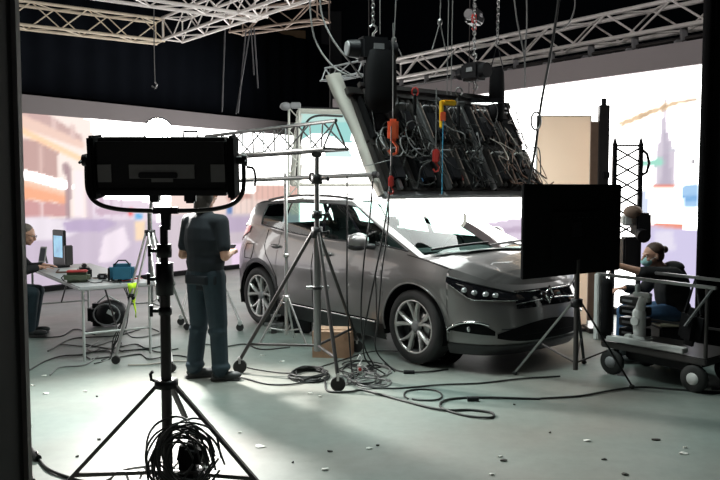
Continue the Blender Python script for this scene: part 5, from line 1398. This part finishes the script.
MB().box((0, 0, .095), (.24, .16, .185), bev=.035).build('bag', mat('teal_bag', (.02, .13, .22), .7), bb); MB().box((-.125, 0, .085), (.02, .13, .14), bev=.008).build('side_pocket', BLACK, bb); MB().tube([(-.07, -.05, .18), (-.03, -.05, .225), (.04, -.05, .225), (.08, -.05, .18)], .008, 6).build('handle', BLACK, bb)
gd = thing('video_camera', 'black video camera lying behind the olive pouch', 'camera', TB(.24, .72), .4)
MB().box((0, 0, .06), (.14, .20, .12), bev=.02).build('body', BLACK, gd); MB().cyl((0, -.10, .07), (0, -.20, .07), .04).build('lens', BLACK, gd); MB().box((0, .02, .14), (.05, .12, .04), bev=.01).build('handle', DSTEEL, gd)
for x, y, lb in ((.42, .20, 'small black gadget between the pouch and the blue bag'), (.38, .55, 'black battery charger in the middle of the table'), (.50, .42, 'black power brick left of the blue bag')):
    t = thing('gadget', lb, 'gadget', TB(x, y), .5*x); MB().box((0, 0, .03), (.10, .08, .06), bev=.012).build('body', BLACK, t); MB().box((0, -.042, .035), (.03, .004, .02)).build('port', RED if x > .45 else GREY, t)
t = thing('papers', 'flat dark notebook lying on the far part of the table', 'notebook', TB(.28, 1.55), .3); MB().box((0, 0, .008), (.26, .32, .014), bev=.002).build('cover', mat('brown_cover', (.16, .09, .07), .7), t); MB().box((.01, 0, .018), (.22, .28, .006)).build('pages', LGREY, t)
for k in range(7):
    x, y = rnd.uniform(.15, .55), rnd.uniform(.3, .9); pts = []
    for i in range(6): pts.append(TB(x, y, .752+.04*rnd.random())); x = min(.72, max(.05, x+rnd.uniform(-.12, .16))); y = max(.05, y+rnd.uniform(-.2, .12))
    cable(pts, .005, (CABLE, CABLE, CABLEB, RED)[k % 4], ('black', 'black', 'brown', 'red')[k % 4]+' cable lying among the gadgets on the table', 'cables on the table', name='table_cable')
for k in range(5):
    p = TB(.3+.09*k, .12+.10*k); s = TB(.35+.1*k, -.02 if k < 2 else .2)
    cable([TB(.55, .0+.12*k, .72), TB(.50+.03*k, .06+.1*k, .5), TB(.35+.06*k, .1+.1*k, .2), TB(.3+.05*k, .05+.15*k, .01), TB(.1+.1*k, -.1+.1*k, .01)], .006, CABLE, 'black cable hanging from the folding table to the floor', 'cables hanging under the table', name='table_cable')
t = tag(MB().grid([[TB(.46+.012*k, -.02+.012*math.sin(k*.9), .755-.05*k), TB(.56-.004*k+.012*math.sin(k*1.3), -.015+.012*math.cos(k), .755-.05*k)] for k in range(8)]).build('hi_vis_strap', mat('hi_vis', (.62, .95, .03), .6, 0, .05, emit=0)), 'fluorescent yellow strap hanging off the near end of the table', 'strap')
sm = t.modifiers.new('s', 'SOLIDIFY'); sm.thickness = .004
# bags under the table
t = thing('camera_bag', 'large round black bag on the floor under the table', 'bag', at_h(106, 329, 0)+Vector((0, .2, 0)))
q = MB(); q.ball((0, 0, .17), (.42, .34, .33)); q.box((-.16, .02, .15), (.22, .28, .28), bev=.06); q.build('bag', BLACK, t)
MB().tube([(.2*math.cos(a)*.8, -.165, .17+.13*math.sin(a)) for a in np.linspace(0, 2*PI, 20)[:-1]], .009, 6, closed=True).build('piping', GREY, t)
MB().tube([(-.15, -.05, .30), (-.02, -.09, .40), (.12, -.05, .31)], .011, 6).build('handle', LGREY, t)
MB().box((0.05, -.165, .19), (.09, .01, .05), Matrix.Rotation(.5, 3, 'Y')).build('badge', LGREY, t)
# seated worker behind the table at far left
base = Vector((-4.12, 8.88, 0))
pl = thing('person', 'seated person with glasses partly hidden behind the left door frame', 'person', base, math.radians(-80))
q = MB(); L3, R3 = head(q, (0, .30, 1.165), (0.05, 1, -.35), (0, .3, 1))
q.capsule((0, .12, .97), (0, .24, 1.09), .06, .055); q.ball((0, .02, .76), (.32, .24, .50)); q.ball((0, -.05, .52), (.34, .24, .22))
sh3 = [(-.18, .10, .95), (.18, .10, .95)]; e3 = [(-.25, .26, .76), (.25, .26, .76)]; w3 = [(-.12, .46, .80), (.12, .46, .80)]
for i in (0, 1):
    q.capsule(sh3[i], e3[i], .05, .04); q.capsule(e3[i], w3[i], .04, .028); hand(q, w3[i], (.2-.4*i, 1, 0), (0, 0, -1), .9, .3, 1-2*i)
k3 = [(-.12, .38, .50), (.12, .38, .50)]; a3_ = [(-.12, .32, .09), (.12, .34, .09)]
for i in (0, 1): q.capsule(((-.09, .09)[i], 0, .52), k3[i], .075, .052); q.capsule(k3[i], a3_[i], .05, .036)
b3_ = fuse(q, 'body', SKIN, pl, .0095, 4); eyes(L3, R3, b3_)
q = MB(); q.ball((0, .02, .76), (.39, .31, .56)); q.ball((0, -.04, .56), (.38, .30, .24)); q.capsule((-.15, .09, .95), (.15, .09, .95), .075, .075)
for i in (0, 1): q.capsule(sh3[i], e3[i], .075, .06); q.capsule(e3[i], Vector(e3[i]).lerp(Vector(w3[i]), .8), .058, .045)
fuse(q, 'jumper', HOOD, pl, .011, 5)
q = MB(); q.ball((0, -.02, .52), (.37, .28, .22))
for i in (0, 1): q.capsule(((-.09, .09)[i], 0, .52), k3[i], .095, .075); q.capsule(k3[i], a3_[i], .07, .055)
fuse(q, 'trousers', JEAN, pl, .011, 4)
q = MB(); q.ball(L3(0, -.03, .055), (.165, .18, .14), R3); fuse(q, 'hair', mat('grey_hair', (.16, .13, .11), .7), pl, .009, 2)
gl = MB()
for x in (-1, 1): gl.tube([L3(x*.034+.024*math.cos(a), .098, .008+.018*math.sin(a)) for a in np.linspace(0, 2*PI, 12)[:-1]], .0025, 4, closed=True)
gl.tube([L3(.058, .096, .01), L3(.08, .0, .012)], .0025, 4); gl.tube([L3(-.058, .096, .01), L3(-.08, .0, .012)], .0025, 4); gl.tube([L3(-.01, .099, .01), L3(.01, .099, .01)], .0025, 4); gl.build('glasses', BLACK, pl)
for i in (0, 1):
    u_, s_ = MB(), MB(); shoe(u_, s_, a3_[i], (0, 1)); so = fuse(u_, 'shoe', SHOE, pl, .009, 2); s_.build('sole', SOLE, so)
sc = thing('folding_chair', 'dark folding chair under the person at the far left', 'chair', base, math.radians(-80))
MB().box((0, -.02, .415), (.42, .40, .04), bev=.01).build('seat', BLACK, sc); MB().box((0, -.27, .72), (.42, .03, .26), bev=.01).build('backrest', BLACK, sc)
for x in (-.2, .2):
    MB().cyl((x, -.28, .84), (x, .20, .01), .012).build('leg', LGREY, sc); MB().cyl((x, .14, .41), (x, -.26, .01), .012).build('leg', LGREY, sc)

# ================================================================== CABLES ON THE FLOOR
def fcable(pts, label, r=.008, m=None, group=None, n=7, name='floor_cable'):
    P_ = [at_h(px, py, 0) for px, py in pts]; P_ = [Vector((p.x, p.y, r+(.0 if i % 2 else .003))) for i, p in enumerate(P_)]
    return cable(P_, r, m or CABLE, label, group, n, name)
fcable([(196, 372), (222, 376), (243, 379), (268, 385), (296, 385), (318, 379)], 'thick black cable running from the standing person towards the coil')
fcable([(236, 366), (262, 371), (292, 374), (318, 368), (345, 360), (372, 352), (400, 352)], 'thin black cable passing behind the cable coil', .006)
fcable([(325, 382), (328, 392), (350, 393), (362, 391), (385, 397), (400, 401), (440, 411), (470, 411), (491, 414), (493, 418), (482, 419), (462, 416), (445, 411), (440, 407), (444, 402), (462, 399), (490, 399), (540, 400)], 'black cable with a long open loop in the middle of the floor', .009)
fcable([(408, 400), (404, 396), (408, 392), (422, 390), (437, 392), (442, 397), (436, 401), (420, 401), (412, 400)], 'small closed ring of cable on the floor', .007)
fcable([(372, 389), (400, 389), (440, 386), (480, 384), (520, 380), (560, 377)], 'straight black cable running under the front bumper', .008)
fcable([(540, 400), (580, 397), (610, 392), (640, 388), (680, 391), (735, 394)], 'black cable crossing the floor to the right edge', .009)
fcable([(385, 365), (400, 372), (425, 373), (448, 370)], 'short black cable with a connector near the front wheel', .008)
tag(MB().cyl(at_h(409, 372, .016)+Vector((-.05, 0, 0)), at_h(409, 372, .016)+Vector((.05, 0, 0)), .018).build('cable_connector', BLACK), 'black connector on the cable near the front wheel', 'connector')
tag(MB().cyl(at_h(473, 399, .018)+Vector((-.045, 0, 0)), at_h(473, 399, .018)+Vector((.045, 0, 0)), .020).build('cable_connector', BLACK), 'black connector on the open cable loop', 'connector')
def coil(c, rx, ry, n, label, r=.007, jit=.12, seed=1, m=None, group=None):
    rr = random.Random(seed); C = at_h(c[0], c[1], 0); pts = []
    for k in range(n*9):
        a = 2*PI*k/9+.3; f = 1-jit*rr.random()-.15*(k/(n*9)); pts.append(C+Vector((rx*f*math.cos(a)+.03*rr.uniform(-1, 1), ry*f*math.sin(a), r+.0075*(k//9) % .06)))
    return cable(pts, r, m or CABLE, label, group, 4, 'cable_coil')
coil((309, 377), .18, .26, 7, 'neat flat coil of black cable on the floor', seed=3)
for i, (c, rx, ry, n) in enumerate((((366, 379), .17, .38, 4), ((378, 372), .15, .30, 3), ((352, 372), .13, .30, 3), ((372, 384), .17, .22, 3), ((362, 366), .20, .22, 2), ((345, 381), .08, .2, 2))):
    coil(c, rx, ry, n, 'loose grey and black cable loops heaped by the front wheel', .006, .35, 10+i, (CABLE, CABLEG)[i % 2], 'cable loops heaped by the front wheel')
for i, pts in enumerate((
    [(28, 372), (45, 362), (62, 357), (84, 355), (100, 350)], [(48, 352), (70, 340), (90, 338), (118, 336), (140, 330)], [(60, 345), (92, 347), (112, 342), (122, 345), (100, 352), (88, 350), (98, 342)],
    [(84, 345), (110, 349), (135, 345), (148, 349), (170, 345)], [(120, 352), (145, 350), (160, 353), (178, 349)], [(50, 376), (60, 368), (84, 366), (98, 357)], [(30, 338), (60, 337), (75, 330), (95, 335)],
    [(120, 358), (140, 355), (150, 360), (175, 356), (196, 360)], [(125, 330), (134, 338), (160, 334), (150, 328)], [(92, 360), (110, 357), (108, 352), (84, 354), (90, 360)], [(205, 345), (225, 347), (245, 345), (262, 350), (290, 348)])):
    fcable(pts, 'black cable straggling over the floor around the table', .007, (CABLE, CABLE, CABLEG)[i % 3], 'cables on the floor around the table')
fcable([(128, 366), (150, 365), (175, 362), (200, 363)], 'pale straight cable on the floor behind the foreground stand', .008, CABLEW)
fcable([(20, 438), (26, 444), (33, 452), (40, 462), (50, 472), (72, 480), (95, 486)], 'thick black cable in the lower left corner', .010)
t = thing('cable_plug', 'black plug on the thick cable in the lower left corner', 'plug', at_h(36, 456, .022), -.9)
MB().cyl((-.06, 0, 0), (.05, 0, 0), .024, .02).build('shell', BLACK, t); MB().tube([(.0, .0, .02), (.02, 0, .035), (.04, 0, .02)], .006, 5).build('latch', DSTEEL, t)
fcable([(24, 458), (28, 468), (34, 482)], 'second short black cable at the foot of the left door frame', .009)
# hanging cables in front of the car
for pts, lb in (([(347, 176, 6.9), (347, 240, 6.9), (347, 300, 6.9), (350, 350, 6.85), (352, 372, 6.8)], 'thin black cable dropping straight from the grey pipe'),
                ([(392, 150, 6.8), (389, 195, 6.8), (382, 240, 6.8), (372, 290, 6.8), (364, 335, 6.8), (366, 360, 6.9), (385, 374, 6.9)], 'black cable hanging from the array past the wing mirror'),
                ([(373, 176, 6.85), (370, 215, 6.85), (364, 260, 6.85), (361, 310, 6.85), (364, 345, 6.9), (374, 366, 6.95)], 'black cable hanging just left of the front wheel'),
                ([(388, 190, 6.85), (388, 225, 6.85), (382, 270, 6.85), (378, 320, 6.85), (376, 350, 6.95), (395, 372, 6.9)], 'black cable hanging in front of the front wing')):
    wire(pts, lb, .0075, CABLE)
wire([(350, 176, 6.9), (356, 168, 6.9), (370, 165, 6.9), (390, 160, 6.85)], 'thin cable looping from the grey pipe up to the array', .004, CABLEG)

# ================================================================== LITTER
PAPER = mat('paper_scrap', (.75, .74, .70), .8); DIRT = mat('litter_dark', (.05, .045, .04), .8)
def scrap(px, py, s, m, label, group):
    rr = random.Random(int(px*7+py)); c = at_h(px, py, 0); q = MB(); n = 7
    ring = [Vector((s*(.6+.5*rr.random())*math.cos(2*PI*k/n), s*(.35+.3*rr.random())*math.sin(2*PI*k/n), .003+.010*rr.random())) for k in range(n)]
    q.add([Vector((0, 0, .012))]+ring+[Vector((p.x*.9, p.y*.9, .0005)) for p in ring], [(0, k+1, (k+1) % n+1) for k in range(n)]+[(k+1, k+1+n, (k+1) % n+1+n, (k+1) % n+1) for k in range(n)])
    o = q.build('litter_scrap', m); o.location = c; return tag(o, label, 'litter', group)
for px, py, s in ((44, 376, .03), (33, 386, .02), (46, 394, .03), (28, 391, .02), (85, 392, .02), (260, 447, .05), (240, 433, .02), (370, 449, .03), (325, 470, .03), (587, 441, .03), (310, 394, .02), (320, 397, .02), (500, 457, .02), (492, 475, .02), (30, 427, .02), (262, 356, .03), (282, 362, .03), (685, 448, .02), (684, 454, .035)):
    scrap(px, py, s, PAPER, 'small pale scrap of paper lying on the floor', 'pale scraps on the floor')
for px, py, s in ((99, 440, .02), (77, 457, .015), (330, 452, .025), (503, 461, .035), (293, 463, .012), (656, 440, .06), (604, 460, .025), (625, 475, .03), (550, 433, .015), (514, 405, .015), (97, 397, .015), (378, 446, .02)):
    scrap(px, py, s*.75, DIRT, 'small dark bit of dirt lying on the floor', 'dark bits on the floor')
